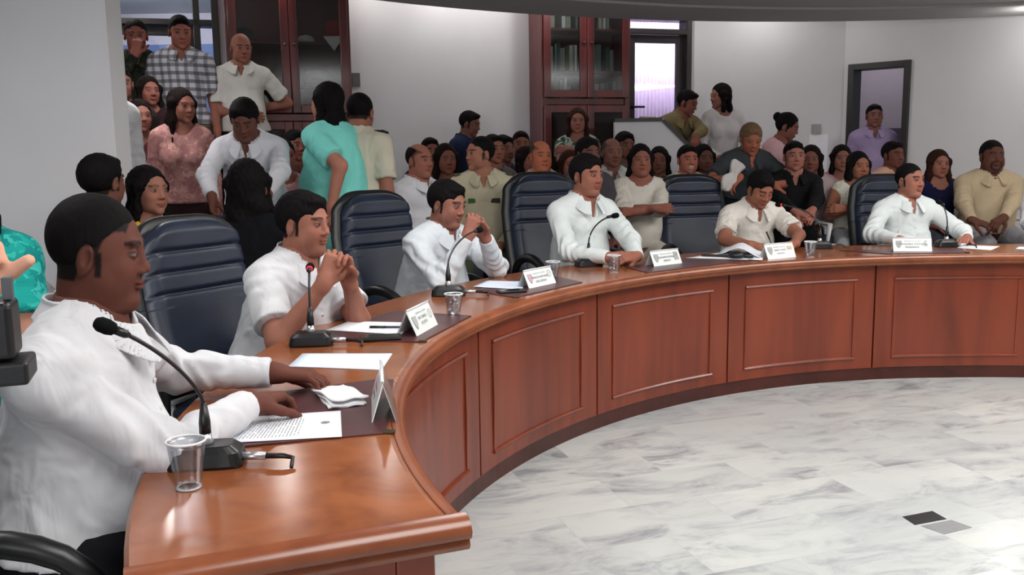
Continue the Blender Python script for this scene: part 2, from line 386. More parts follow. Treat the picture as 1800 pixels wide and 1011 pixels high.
random.seed(3); cnt = {}; ORD = 'first second third fourth fifth sixth seventh eighth ninth tenth eleventh twelfth thirteenth fourteenth fifteenth sixteenth seventeenth eighteenth nineteenth twentieth'.split()
ccs = [(200, 205, 200), (150, 150, 140), (90, 110, 105), (60, 75, 72), (120, 125, 118), (170, 168, 150)]
i = 0
for (zs, hh, xs) in ((2.144, 0.26, (0.28, 0.94)), (2.524, 0.24, (0.28, 0.94)), (1.895, 0.19, (0.28, 0.94))):
    x = xs[0]
    while x < xs[1]:
        wd = random.uniform(0.022, 0.05); h = hh * random.uniform(0.6, 1.0)
        if 0.585 < x < 0.64: x += 0.06; continue
        if random.random() < 0.8:
            p = onshelf(x, zs); b = MB(); T = Matrix.Rotation(math.atan(0.3), 4, 'Z')
            b.box(-wd / 2, wd / 2, -0.08, 0.08, 0, h, T)
            o = b.build('book', mat('book_cover_%d' % (i % 6), srgb(*ccs[i % 6]), 0.6, 0.3, 0.1, 8), bevel=0.003, loc=p)
            nmz = {2.144: 'middle', 2.524: 'top', 1.895: 'lowest glazed'}[zs]
            i += 1; cnt[zs] = cnt.get(zs, 0) + 1
            tag(o, '%s book, %s from the left on the %s shelf of the right bookcase' % (['pale', 'grey', 'green', 'dark green', 'dull grey', 'cream'][(i - 1) % 6], ORD[cnt[zs] - 1], nmz), 'book', 'books in the right bookcase')
        x += wd + 0.006
# things on the left bookcase shelves
CL = mat('white_cloth', srgb(190, 186, 184), 0.9, 0.1)
def blob(name, p, pts, mt, lab, cat):
    b = MB(); b.lathe(pts, 16); o = b.build(name, mt, smooth=True, loc=p); tag(o, lab, cat); return o
blob('white_bowl', onshelf(-1.79, 2.352), [(0.0, 0), (.07, 0.0), (.075, .03), (.055, .06), (.0, .075)], CL, 'upturned white bowl on the left bookcase shelf', 'bowl')
b = MB(); b.add([(-.09, 0, .12), (.09, 0, .12), (0, 0, 0), (-.09, .03, .12), (.09, .03, .12), (0, .03, 0)], [(0, 2, 1), (3, 4, 5), (0, 1, 4, 3), (1, 2, 5, 4), (2, 0, 3, 5)])
pn = empty('pennant', onshelf(-1.58, 2.28, 0.335)); b.build('white_field', CL, pn)
MB().box(-.06, .06, 0, .02, .12, .25).build('red_crest', mat('crimson_cloth', srgb(120, 24, 34), 0.8, 0.2), pn); tag(pn, 'small red and white pennant hanging inside the left bookcase', 'pennant')
blob('dark_hat', onshelf(-2.28, 2.58 - 0.225), [(0.0, 0), (.12, 0.0), (.12, .01), (.07, .02), (.065, .1), (0, .12)], mat('dark_felt', srgb(36, 44, 48), 0.9, 0.1), 'dark hat on the top shelf of the left bookcase', 'hat')
for k, (x, h) in enumerate(((-2.2, .09), (-2.05, .05), (-1.72, .12))):
    b = MB(); b.box(-.1, .1, -.09, .09, 0, h, Matrix.Rotation(.28, 4, 'Z')); o = b.build('folded_cloth', mat('dusty_cloth', srgb(110, 84, 80), 0.9, 0.1), bevel=0.02, seg=3, loc=onshelf(x, 2.002))
    tag(o, ['pile of folded cloth behind the left door of the left bookcase, nearer the wall', 'flat folded cloth beside the bookcase centre post', 'tall folded cloth behind the right door of the left bookcase'][k], 'cloth')
# wall fittings
sw = MB().box(-.035, .035, -.012, 0, -.06, .06).build('light_switch', mat('grey_switch', srgb(105, 100, 100), 0.5, 0.4), loc=MA @ Vector((sA(-1.37), -0.001, at(618, 140, 8.3).z))); sw.rotation_euler = (0, 0, math.atan(.3)); tag(sw, 'small grey light switch on the white wall beside the left bookcase', 'switch')
o = MB().box(-.045, .045, -.015, 0, -.05, .05).build('socket_plate', mat('plate_grey', srgb(160, 158, 158), 0.5, 0.4), loc=(at(1437, 227, 9.26).x, 9.298, at(1437, 227, 9.26).z)); tag(o, 'pale socket plate on the far wall above the hanging paper', 'socket')
p = at(1440, 270, 9.26); o = MB().box(-.095, .095, -.006, 0, -.19, .19).build('paper_notice', mat('notice_paper', srgb(244, 244, 250), 0.7, 0.2, 0.02), loc=(p.x, 9.298, p.z)); tag(o, 'white paper sheet taped to the far wall left of the doorway', 'paper')
# ceiling light fixtures
LIT = mat('lit_diffuser', (1, 1, 1, 1), 0.5, 0.2, 0.0, emit=(1, 0.98, 0.95, 1), es=7.0)
TUBE = mat('lit_tube', (1, 1, 1, 1), 0.5, 0.2, 0.0, emit=(1, 0.98, 0.96, 1), es=16.0)
WMET = mat('white_enamel', srgb(220, 220, 218), 0.4, 0.4)
def fixture(x, y, sx, sy, lab, mt=LIT):
    r = empty('ceiling_light', (x, y, CEIL)); tag(r, lab, 'ceiling light')
    b = MB(); t_ = .03
    b.box(-sx / 2 - t_, -sx / 2, -sy / 2 - t_, sy / 2 + t_, -.03, 0).box(sx / 2, sx / 2 + t_, -sy / 2 - t_, sy / 2 + t_, -.03, 0).box(-sx / 2, sx / 2, -sy / 2 - t_, -sy / 2, -.03, 0).box(-sx / 2, sx / 2, sy / 2, sy / 2 + t_, -.03, 0)
    b.build('frame', WMET, r); MB().box(-sx / 2, sx / 2, -sy / 2, sy / 2, -.02, -.004).build('diffuser', mt, r); return r
fixture(2.4, 2.6, 1.6, 1.6, 'large square ceiling light over the middle of the chamber')
fixture(0.6, 0.9, 1.3, 1.3, 'square ceiling light near the open end of the table')
fixture(-1.75, 2.3, .9, .9, 'added square ceiling light above the nearest man')
fixture(5.4, 4.4, 1.1, 1.1, 'added square ceiling light near the right-hand wall')
fixture(-2.30, 5.80, .16, 1.15, 'narrow fluorescent ceiling light behind the end of the left wall', TUBE)
fixture(3.2, 4.7, 1.1, 1.1, 'square ceiling light above the far side of the table')
fixture(0.2, 3.6, 0.9, 0.9, 'small square ceiling light above the left curve of the table')
# downlights in the high ceiling ring (only their glow on the wall tops shows)
DL = []
for k, (x, y, e) in enumerate([(-3.1, 7.35, 16), (-1.15, 8.05, 4.5), (-.55, 8.2, 6), (-.1, 8.35, 4.5), (0.62, 8.1, 12), (1.4, 8.75, 9), (2.5, 8.85, 9), (4.3, 7.6, 10), (-2.0, 7.7, 8), (-3.4, 5.6, 8), (5.2, 6.6, 8)]):
    if (x - SOFC[0]) ** 2 + (y - SOFC[1]) ** 2 < 6.1 ** 2: zc = CEIL
    else: zc = HC
    l = bpy.data.lights.new('downlight', 'POINT'); l.energy = e; l.shadow_soft_size = 0.06; l.color = (1, .97, .93)
    ob = bpy.data.objects.new('downlight_lamp', l); ob.location = (x, y, zc - .07); COL.objects.link(ob)
    r = empty('downlight', (x, y, zc)); tag(r, ['recessed downlight over the left glass door', 'recessed downlight at the left of the blank wall', 'recessed downlight over the middle of the blank wall', 'recessed downlight at the right of the blank wall', 'recessed downlight over the right bookcase', 'recessed downlight over the right glass door', 'recessed downlight over the right landing', 'recessed downlight by the open doorway', 'recessed downlight over the left bookcase', 'recessed downlight behind the left wall', 'recessed downlight by the right-hand audience'][k], 'downlight')
    b = MB(); b.lathe([(.05, -.002), (.05, -.012), (.075, -.012), (.078, -.002)], 20); b.build('trim_ring', WMET, r, smooth=True)
    b = MB(); b.lathe([(.0, -.006), (.05, -.006)], 20); b.build('lens', LIT, r)
# dark and grey inlaid tiles in the marble
def quad_slab(name, cs, z0, z1, mt, **k): return MB().prism([(c[0], c[1]) for c in cs], z0, z1).build(name, mt, **k)
struct(quad_slab('floor_inlay', [(1.469, 3.29), (1.606, 3.341), (1.624, 3.263), (1.482, 3.212)], 0.0, 0.0015, mat('black_marble', srgb(40, 42, 44), .25, .5, .3, 30)))
struct(quad_slab('floor_inlay', [(1.500, 3.202), (1.637, 3.252), (1.680, 3.182), (1.551, 3.126)], 0.0, 0.0015, mat('grey_marble', srgb(130, 131, 132), .25, .5, .1, 30)))
# ------------------------------------------------------------------ the council table
WTOP = wood('table_top_wood', srgb(116, 62, 34), srgb(148, 86, 50), (1, 1, 1), 0.18, 0.0, 0.75)
WFRONT = wood('table_front_wood', srgb(98, 38, 20), srgb(126, 54, 30), (1, 1, 0.12), 0.3, 0.25)
WMOLD = wood('table_molding_wood', srgb(108, 54, 30), srgb(136, 74, 42), (1, 1, 1), 0.28, 0.0, 0.6)
table = empty('council_table', (TC[0], TC[1], 0)); tag(table, 'long curved council table in glossy reddish-brown wood with panelled front', 'table')
def tl(p): return Vector((p.x - TC[0], p.y - TC[1], p.z))
TH0, TH1 = -0.376, 2.83
NT_ = 120
thv = [TH0 + (TH1 - TH0) * i / NT_ for i in range(NT_ + 1)]
def sweep(profile, ths, name, mt, smooth=False, **k):
    """profile: closed list of (offset, z)"""
    b = MB(); rows = [[tl(tpt(t, o, z)) for o, z in profile] for t in ths]; b.grid(rows, closed=True); n = len(profile)
    last = (len(ths) - 1) * n
    b.f.append(tuple(range(n))); b.f.append(tuple(last + i for i in reversed(range(n))))
    return b.build(name, mt, table, smooth, **k)
def twid(t): return 0.555 + 0.085 * max(0, math.sin(max(0, min(PI, t))))
b = MB(); rows = []
for t in thv:
    wd = twid(t)
    rows.append([tl(tpt(t, o, z)) for o, z in [(0.012, .712), (0.03, .712), (wd, .722), (wd, .752), (wd - .008, .76), (0.045, .76), (0.03, .757), (.03, .735), (0.012, .735)]])
b.grid(rows, closed=True); n = 9; last = NT_ * n; b.f.append(tuple(range(n))); b.f.append(tuple(last + i for i in reversed(range(n))))
b.build('tabletop', WTOP, table)
# moulded lip along the inner edge and round the near end
lip = [(0.0, .735), (0.006, .75), (0.016, .757), (0.032, .760), (.032, .712), (0.012, .705), (0.004, .715), (0.012, .722)]
lip = [(0.032, .706), (.018, .706), (.012, .714), (.016, .720), (.003, .728), (0.0, .738), (.004, .750), (.014, .758), (.024, .7615), (.0335, .7605)]
sweep(lip, thv, 'edge_molding', WMOLD, 'auto')
# near end edge moulding
pe = tpt(TH0, 0.0); qe = tpt(TH0, twid(TH0)); de = (qe - pe).normalized(); ne = Vector((-de.y, de.x, 0))
if ne.y > 0: ne = -ne
b = MB(); rows = []
for s in (-0.0, 1.0):
    base = pe.lerp(qe, s)
    rows.append([tl(base + ne * o + Vector((0, 0, z))) for o, z in [(0, .70), (.022, .70), (.028, .71), (.024, .718), (.036, .726), (.040, .738), (.034, .750), (.022, .759), (0, .7605)]])
b.grid(rows, closed=True); n = 9; b.f.append(tuple(range(n))); b.f.append(tuple(n + i for i in reversed(range(n))))
b.build('edge_molding', WMOLD, table, 'auto')
# front panels between the seams, each slightly proud at its posts
seams = [-0.368, -0.02, 0.345, 0.70, 1.055, 1.41, 1.765, 2.12, 2.475, 2.82]
for a, c in zip(seams[:-1], seams[1:]):
    tt = [a + .002 + (c - a - .004) * i / 14 for i in range(15)]
    pnl = sweep([(.075, .075), (.105, .075), (.105, .712), (.075, .712)], tt, 'front_panel', WFRONT)
    pad = .042
    def strip(t0, t1, z0, z1, o0=.0640, n=12):
        b = MB(); rows = []
        for i in range(n + 1):
            t = t0 + (t1 - t0) * i / n
            rows.append([tl(tpt(t, o, z)) for o, z in [(.0752, z0), (o0 + .004, z0 + .003), (o0, (z0 + z1) / 2), (o0 + .004, z1 - .003), (.0752, z1)]])
        b.grid(rows, closed=True); b.f.append(tuple(range(5))); b.f.append(tuple(n * 5 + i for i in reversed(range(5))))
        return b
    b = MB(); t0, t1 = a + pad, c - pad; zb, zt = .13, .625; w_ = .007
    for q in (strip(t0, t1, zb, zb + .02), strip(t0, t1, zt - .02, zt), strip(t0, t0 + w_, zb + .018, zt - .018, .066, 2), strip(t1 - w_, t1, zb + .018, zt - .018, .066, 2)): b.add(q.v, q.f)
    b.build('panel_molding', WFRONT, pnl)
sweep([(.082, .0), (.105, .0), (.105, .08), (.082, .08)], [t for t in thv if t < 2.82], 'plinth', wood('dark_plinth_wood', srgb(52, 18, 12), srgb(74, 28, 18), (1, 1, 1), .4, .1))
# near end: corner posts, recessed end panel
def endbox(s0, s1, n0, n1, z0, z1, name, mt=WFRONT):
    L = (qe - pe).length; P = lambda s, n_, z: tl(pe + de * s - ne * n_ + Vector((0, 0, z)))
    vs = [P(s, n_, z) for z in (z0, z1) for n_ in (n0, n1) for s in (s0, s1)]
    return MB().add(vs, [(0, 2, 3, 1), (4, 5, 7, 6), (0, 1, 5, 4), (2, 6, 7, 3), (0, 4, 6, 2), (1, 3, 7, 5)]).build(name, mt, table, bevel=.004)
WL = twid(TH0)
endbox(.055, .125, .004, .05, 0, .705, 'corner_post'); endbox(WL - .07, WL - .01, .004, .05, 0, .705, 'corner_post')
endbox(.125, WL - .07, .018, .04, 0.02, .705, 'end_panel')
endbox(.125, WL - .07, .006, .018, .60, .705, 'end_rail'); endbox(.125, WL - .07, .006, .018, 0, .12, 'end_rail')
for sm in seams[1:-1]:
    sweep([(.105, 0), (twid(sm) - .12, 0), (twid(sm) - .12, .712), (.105, .712)], [sm - .006, sm + .006], 'gable', WFRONT)

# ------------------------------------------------------------------ executive chairs
LEA = NT('blue_black_leather', 0.42, 0.5); v_ = LEA.coord(); LEA.base(LEA.ramp(LEA.noise(v_, 9), [(0.3, srgb(22, 30, 46)), (0.7, srgb(30, 40, 60))])); LEA.bump(LEA.noise(v_, 120, 5), .12, .003); LEA = LEA.m
BLK = mat('black_vinyl', srgb(14, 14, 17), .42, .5, .1, 20, .1, 150)
PLB = mat('black_plastic', srgb(12, 12, 14), .38, .5, .1, 20)
CHROME = mat('dull_metal', srgb(150, 150, 155), .3, .5, .05, 20, metal=0.9)
def panel_cushion(W, H, T, grooves, curve, name, mt, parent, M, taper=.9):
    """upholstered slab: width W (x), height H (z), thickness T (y), with horizontal seams"""
    nx, nz = 18, 120; b = MB(); front = []; back = []
    for j in range(nz + 1):
        v = j / nz; rf = []; rb = []
        for i in range(nx + 1):
            u = -1 + 2 * i / nx
            hw = W / 2 * (taper + (1 - taper) * min(1, math.sin(PI * min(1, v * 1.15 + .0)) + .45)) if taper < 1 else W / 2
            cr = 1 - max(0, (v - .88) / .12) ** 2.2 * .22 - max(0, (.05 - v) / .05) ** 2 * .12
            x = u * hw * cr; z = v * H + (-(abs(u) ** 4) * .045 * (1 if v > .5 else 0) * v)
            edge = min(1, (1 - abs(u)) * 7) ** .5 * min(1, (1 - v) * 14 + .03) ** .5 * min(1, v * 16 + .03) ** .5
            g = 1.0
            for gz in grooves: g -= .26 * math.exp(-((z - gz) / .0075) ** 2)
            yb = curve(v) + .02 * u * u
            rf.append(M @ Vector((x, yb + T * .72 * edge * g, z))); rb.append(M @ Vector((x, yb - T * .35 * edge, z)))
        front.append(rf); back.append(list(reversed(rb)))
    b.grid([f + k for f, k in zip(front, back)], closed=True)
    n = 2 * (nx + 1); b.f.append(tuple(reversed(range(n)))); b.f.append(tuple(nz * n + i for i in range(n)))
    return b.build(name, mt, parent, smooth=True)
def make_chair(black=False):
    r = empty('executive_chair')
    L = BLK if black else LEA
    zs = .50
    TB = Matrix.Translation((0, -.25, zs - .02)) @ Matrix.Rotation(math.radians(10), 4, 'X')
    crv = lambda v: .03 * math.sin(v * PI) * -1 + .035 * (1 - v)
    panel_cushion(.56, .70, .05, [], lambda v: crv(v) - .03, 'back_shell', BLK, r, TB)
    panel_cushion(.48, .66, .085, [.54, .46, .38], crv, 'backrest', L, r, TB @ Matrix.Translation((0, .004, .015)))
    s = MB(); rows = []
    for k in range(15):
        a = k / 14; y = -.24 + .50 * a
        row = []
        for i in range(24):
            t = 2 * PI * i / 24; cx = math.copysign(abs(math.cos(t)) ** .5, math.cos(t)); cz = math.copysign(abs(math.sin(t)) ** .7, math.sin(t))
            sc = min(1, .25 + math.sin(PI * min(max(a, .02), .98)) * 1.6); row.append((cx * .26 * min(1, sc + .3), y, zs - .065 + cz * .055 * sc - (.02 * max(0, a - .7) / .3)))
        rows.append(row)
    s.grid(rows, closed=True); s.f.append(tuple(range(24))); s.f.append(tuple(14 * 24 + i for i in reversed(range(24))))
    s.build('seat', L, r, smooth=True)
    for sg in (-1, 1):
        a = MB(); pts = []
        for k in range(15):
            q = k / 14; ang = PI * (1 - q)
            pts.append((sg * (.285 + .015 * math.sin(PI * q)), .05 + .225 * math.cos(ang), zs - .06 + .255 * math.sin(ang) ** .62))
        a.tube(pts, [.017 + .009 * math.sin(PI * k / 14) for k in range(15)], 12, flat=1.0); a.build('armrest', PLB, r, smooth=True)
    c = MB(); c.lathe([(0, .08), (.05, .08), (.05, .14), (.028, .15), (.028, .36), (.09, .37), (.11, .40), (0, .40)], 20); c.build('column', PLB, r, smooth=True)
    for k in range(5):
        an = 2 * PI * k / 5; d = Vector((math.cos(an), math.sin(an), 0)); e = MB(); e.tube([d * .03 + Vector((0, 0, .11)), d * .18 + Vector((0, 0, .095)), d * .29 + Vector((0, 0, .075))], [.026, .022, .016], 8); lg = e.build('leg', PLB, r, smooth=True)
        wv = MB(); cc = d * .29; tt = Vector((-d.y, d.x, 0)); wv.tube([cc + tt * -.022 + Vector((0, 0, .03)), cc + tt * .022 + Vector((0, 0, .03))], .029, 14); wv.build('caster', PLB, lg, smooth=True)
    return r
def kids(o): return [c for c in COL.objects if c.parent == o]
def copy_tree(o, parent=None, tree=None):
    c = o.copy(); COL.objects.link(c); c.parent = parent
    for ch in [x for x in COL.objects if x.parent == o]: copy_tree(ch, c)
    return c
def face(fx, fy): return math.atan2(fy, fx) - PI / 2      # yaw so that local +y points along (fx, fy)
protoc = make_chair()
chairs = [(-.98, 3.42, (.86, -.50), 'blue-black leather executive chair behind the man with clasped hands and short sleeves'),
          (-.50, 4.80, (.74, -.67), 'blue-black leather executive chair behind the man resting his mouth on his hands'),
          (0.36, 5.70, (.46, -.88), 'blue-black leather executive chair standing behind the man who is speaking'),
          (1.40, 6.40, (.22, -.97), 'dark leather executive chair behind the man who is writing'),
          (2.86, 6.55, (.10, -1), 'dark leather executive chair behind the crop-haired man in white looking right')]
for i, (x, y, f, lab) in enumerate(chairs):
    o = protoc if i == 0 else copy_tree(protoc)
    o.location = (x, y, 0); o.rotation_euler = (0, 0, face(*f)); o.scale = (1.04, 1, [1.0, 1.03, 1.09, 1.05, 1.03][i]); tag(o, lab, 'chair', 'executive chairs behind the council table')
o = make_chair(True); o.location = (-1.06, 1.86, 0); o.rotation_euler = (0, 0, face(1, .12)); tag(o, 'black executive chair under the dark-skinned man nearest the camera', 'chair')
# white plastic garden chairs of the public
WPL = mat('white_plastic', srgb(214, 214, 216), .4, .4, .02)
def make_plastic():
    r = empty('plastic_chair')
    b = MB(); rows = []
    for k in range(9):
        a = k / 8; rows.append([((-.23 + .46 * i / 8) * (.92 + .08 * a), -.20 + .42 * a, .44 - .012 * math.sin(PI * a) - .012 * math.cos((i / 8 - .5) * PI)) for i in range(9)])
    b.grid(rows); b.build('seat', WPL, r, smooth=True, solid=.012)
    b = MB(); rows = []
    for k in range(13):
        v = k / 12; hw = .21 + .02 * math.sin(PI * v) - .09 * max(0, v - .7) / .3
        rows.append([(hw * math.sin(u) * 1.0, -.21 - .13 * v + .06 * (1 - math.cos(u)) , .45 + .42 * v - .03 * abs(math.sin(u)) ** 3 * v) for u in [(-1 + 2 * i / 12) * PI / 2 * .95 for i in range(13)]])
    b.grid(rows); b.build('backrest', WPL, r, smooth=True, solid=.012)
    for sx in (-1, 1):
        for sy in (-1, 1):
            MB().tube([(sx * .21, sy * .18 + .01, .43), (sx * .25, sy * .23 + .01, .002)], [.024, .018], 8).build('leg', WPL, r, smooth=True)
        MB().tube([(sx * .22, -.24, .60), (sx * .27, -.12, .64), (sx * .28, .10, .64), (sx * .25, .18, .60), (sx * .235, .17, .43)], [.014, .022, .022, .018, .016], 8, flat=.6).build('armrest', WPL, r, smooth=True)
    return r
protop = make_plastic(); n_pl = [0]
def plastic(x, y, z, f, lab):
    o = protop if n_pl[0] == 0 else copy_tree(protop); n_pl[0] += 1
    o.location = (x, y, z); o.rotation_euler = (0, 0, face(*f)); tag(o, lab, 'chair', 'white plastic chairs of the public'); return o

# ------------------------------------------------------------------ signed-distance modelling of people
f32 = np.float32
def A(*v): return np.array(v[0] if len(v) == 1 else v, dtype=f32)
def V3(v): return np.array([v[0], v[1], v[2]], dtype=f32)
def smin(a, b, k):
    if k <= 0: return np.minimum(a, b)
    h = np.maximum(k - np.abs(a - b), 0) / k
    return np.minimum(a, b) - h * h * k * 0.25
def cap(p, a, b, ra, rb, u=None, s=1.0):
    a = V3(a); b = V3(b); ba = b - a; l2 = float(ba @ ba) + 1e-9; pa = p - a
    t = np.clip((pa @ ba) / l2, 0, 1); v = pa - t[:, None] * ba
    if u is not None: v = v + ((s - 1) * (v @ V3(u)))[:, None] * V3(u)
    d = np.sqrt((v * v).sum(1)) - (ra + t * (rb - ra))
    return d / (s if u is not None and s > 1 else 1) if u is not None else d
def ell(p, c, r, R=None):
    q = p - V3(c)
    if R is not None: q = q @ R
    r = V3(r); k0 = np.sqrt(((q / r) ** 2).sum(1)) + 1e-6; k1 = np.sqrt(((q / (r * r)) ** 2).sum(1)) + 1e-6
    return k0 * (k0 - 1) / k1
def nz(p, sc, seed=0):
    rs = np.random.RandomState(seed); o = np.zeros(len(p), f32); q = p * sc
    for i in range(3):
        D_ = rs.normal(size=(3, 3)).astype(f32); ph = rs.uniform(0, 6.28, 3).astype(f32)
        q = q + 0.6 * np.sin(q @ D_ + ph); o += np.sin(q @ rs.normal(size=3).astype(f32) * 1.6 + ph[0]) / 3
    return o
def folds(p, sc, seed=0):
    return 1 - np.abs(nz(p, sc, seed)) * 2
def surfnet(f, lo, hi, h, B=6):
    lo = np.array(lo, f32); n = (np.ceil((np.array(hi, f32) - lo) / h).astype(int) + 1); nb = (n + B - 1) // B; N = nb * B
    ax = [lo[i] + h * (np.arange(nb[i]) * B + (B - 1) / 2) for i in range(3)]
    C = np.stack(np.meshgrid(*ax, indexing='ij'), -1).reshape(-1, 3).astype(f32)
    dc = f(C); keep = np.abs(dc) < h * (B * .87 + 2) * 1.25 + .006
    Vv = np.repeat(np.repeat(np.repeat(dc.reshape(nb), B, 0), B, 1), B, 2).astype(f32)
    ids = np.nonzero(keep)[0]
    off = np.stack(np.meshgrid(*[np.arange(B)] * 3, indexing='ij'), -1).reshape(-1, 3)
    bi = np.stack(np.unravel_index(ids, nb), -1) * B
    for s in range(0, len(ids), 1500):
        I = (bi[s:s + 1500, None, :] + off[None]).reshape(-1, 3)
        Vv[I[:, 0], I[:, 1], I[:, 2]] = f((lo + h * I).astype(f32))
    ins = Vv < 0
    c = np.zeros(tuple(np.array(N) - 1), np.uint8)
    sl = [slice(0, -1), slice(1, None)]
    for a in (0, 1):
        for b in (0, 1):
            for e in (0, 1): c += ins[sl[a], sl[b], sl[e]]
    act = (c > 0) & (c < 8); idx = np.argwhere(act)
    if len(idx) == 0: return np.zeros((0, 3), f32), np.zeros((0, 4), int)
    vid = -np.ones(act.shape, np.int64); vid[act] = np.arange(len(idx))
    acc = np.zeros((len(idx), 3), f32); cnt = np.zeros(len(idx), f32)
    cor = [(a, b, e) for a in (0, 1) for b in (0, 1) for e in (0, 1)]
    val = {k: Vv[idx[:, 0] + k[0], idx[:, 1] + k[1], idx[:, 2] + k[2]] for k in cor}
    for k in cor:
        for d in range(3):
            if k[d] == 0:
                k2 = list(k); k2[d] = 1; a = val[k]; b = val[tuple(k2)]; m = (a < 0) != (b < 0)
                t = np.where(m, a / np.where(m, a - b, 1), 0); pt = np.tile(np.array(k, f32), (len(idx), 1)); pt[:, d] += t
                acc += pt * m[:, None]; cnt += m
    P = lo + h * (idx + acc / cnt[:, None])
    F_ = []
    for d in range(3):
        s0 = [slice(None)] * 3; s1 = [slice(None)] * 3; s0[d] = slice(0, -1); s1[d] = slice(1, None)
        e0 = ins[tuple(s0)]; e1 = ins[tuple(s1)]; E_ = np.argwhere(e0 != e1)
        u, w_ = [(1, 2), (2, 0), (0, 1)][d]
        E_ = E_[(E_[:, u] > 0) & (E_[:, w_] > 0) & (E_[:, u] < N[u] - 1) & (E_[:, w_] < N[w_] - 1)]
        if len(E_) == 0: continue
        def g(du, dw):
            q = E_.copy(); q[:, u] -= du; q[:, w_] -= dw; return vid[q[:, 0], q[:, 1], q[:, 2]]
        qd = np.stack([g(1, 1), g(0, 1), g(0, 0), g(1, 0)], 1); fl = ~ins[E_[:, 0], E_[:, 1], E_[:, 2]]
        qd[fl] = qd[fl][:, ::-1]; F_.append(qd)
    F_ = np.concatenate(F_); F_ = F_[(F_ >= 0).all(1)]
    return P.astype(f32), F_
def np_mesh(name, P, F_, mt, parent=None, loc=(0, 0, 0), col=None, smooth=True):
    me = bpy.data.meshes.new(name); loc = np.array(loc, f32)
    me.vertices.add(len(P)); me.vertices.foreach_set('co', (P - loc).astype(f32).ravel())
    me.loops.add(len(F_) * 4); me.loops.foreach_set('vertex_index', F_.ravel().astype(np.int32))
    me.polygons.add(len(F_)); me.polygons.foreach_set('loop_start', np.arange(len(F_), dtype=np.int32) * 4)
    me.update(calc_edges=True)
    if smooth: me.polygons.foreach_set('use_smooth', np.ones(len(F_), bool))
    if col is not None:
        at_ = me.color_attributes.new('Col', 'FLOAT_COLOR', 'POINT'); at_.data.foreach_set('color', np.c_[col, np.ones(len(P))].astype(f32).ravel())
    o = bpy.data.objects.new(name, me); COL.objects.link(o); me.materials.append(mt)
    if parent: o.parent = parent
    else: o.location = tuple(float(x) for x in loc)
    return o
t = NT('skin', .62, .14); at_ = t.n('ShaderNodeAttribute', attribute_name='Col'); v_ = t.coord()
t.base(t.mix(t.ramp(t.noise(v_, 28, 5), [(.3, (.25, .25, .25, 1)), (.75, (0, 0, 0, 1))]), at_.outputs['Color'], (.75, .6, .55, 1), 'MULTIPLY'))
t.b.inputs['Subsurface Weight'].default_value = 0.0; t.bump(t.noise(v_, 220, 3), .06, .001); SKIN = t.m
def hairmat(name, c):
    if name in MATS: return MATS[name]
    t = NT(name, .75, .07); v = t.coord((1, 1, .25)); a = t.noise(v, 130, 3, .7)
    t.base(t.ramp(a, [(.3, tuple(x * .6 for x in c[:3]) + (1,)), (.7, tuple(min(1, x * 1.2) for x in c[:3]) + (1,))])); t.bump(a, .5, .004); MATS[name] = t.m; return t.m
HAIRC = {'black': srgb(20, 17, 18), 'brown': srgb(26, 18, 17), 'auburn': srgb(50, 28, 22), 'grey': srgb(66, 58, 54), 'blond': srgb(112, 88, 66)}
def unit(v):
    v = np.array(v, f32); return v / (np.linalg.norm(v) + 1e-9)
def fabric(name, c, kind='plain', c2=None, c3=None):
    if name in MATS: return MATS[name]
    t = NT(name, .85, .12); v = t.coord()
    c = srgb(*c); n = t.noise(v, 10)
    basec = t.ramp(n, [(.3, tuple(x * .95 for x in c[:3]) + (1,)), (.7, tuple(min(1, x * 1.04) for x in c[:3]) + (1,))])
    if kind == 'plaid':
        w1 = t.n('ShaderNodeTexWave', wave_type='BANDS', bands_direction='Z'); w1.inputs['Scale'].default_value = 5.2; t.l(v, w1.inputs[0])
        w2 = t.n('ShaderNodeTexWave', wave_type='BANDS', bands_direction='X'); w2.inputs['Scale'].default_value = 5.2; t.l(v, w2.inputs[0])
        a = t.mix(t.ramp(w1.outputs['Fac'], [(.55, (0, 0, 0, 1)), (.62, (.65, .65, .65, 1))]), basec, srgb(*c2))
        basec = t.mix(t.ramp(w2.outputs['Fac'], [(.6, (0, 0, 0, 1)), (.67, (.6, .6, .6, 1))]), a, srgb(*c3))
    if kind in ('camo', 'floral'):
        n1 = t.noise(v, 9 if kind == 'camo' else 16, 2, .5, .6); n2 = t.noise(v, 13 if kind == 'camo' else 24, 2, .5, .9)
        a = t.mix(t.ramp(n1, [(.5, (0, 0, 0, 1)), (.53, (1, 1, 1, 1))]), basec, srgb(*c2))
        basec = t.mix(t.ramp(n2, [(.56, (0, 0, 0, 1)), (.59, (1, 1, 1, 1))]), a, srgb(*c3))
    t.base(basec); q_ = t.noise(t.coord((1.0, 1.0, .55), (.4, .3, 0)), 6.5, 3, .5, 1.2); t.bump(q_, .6, .028)
    MATS[name] = t.m; return t.m

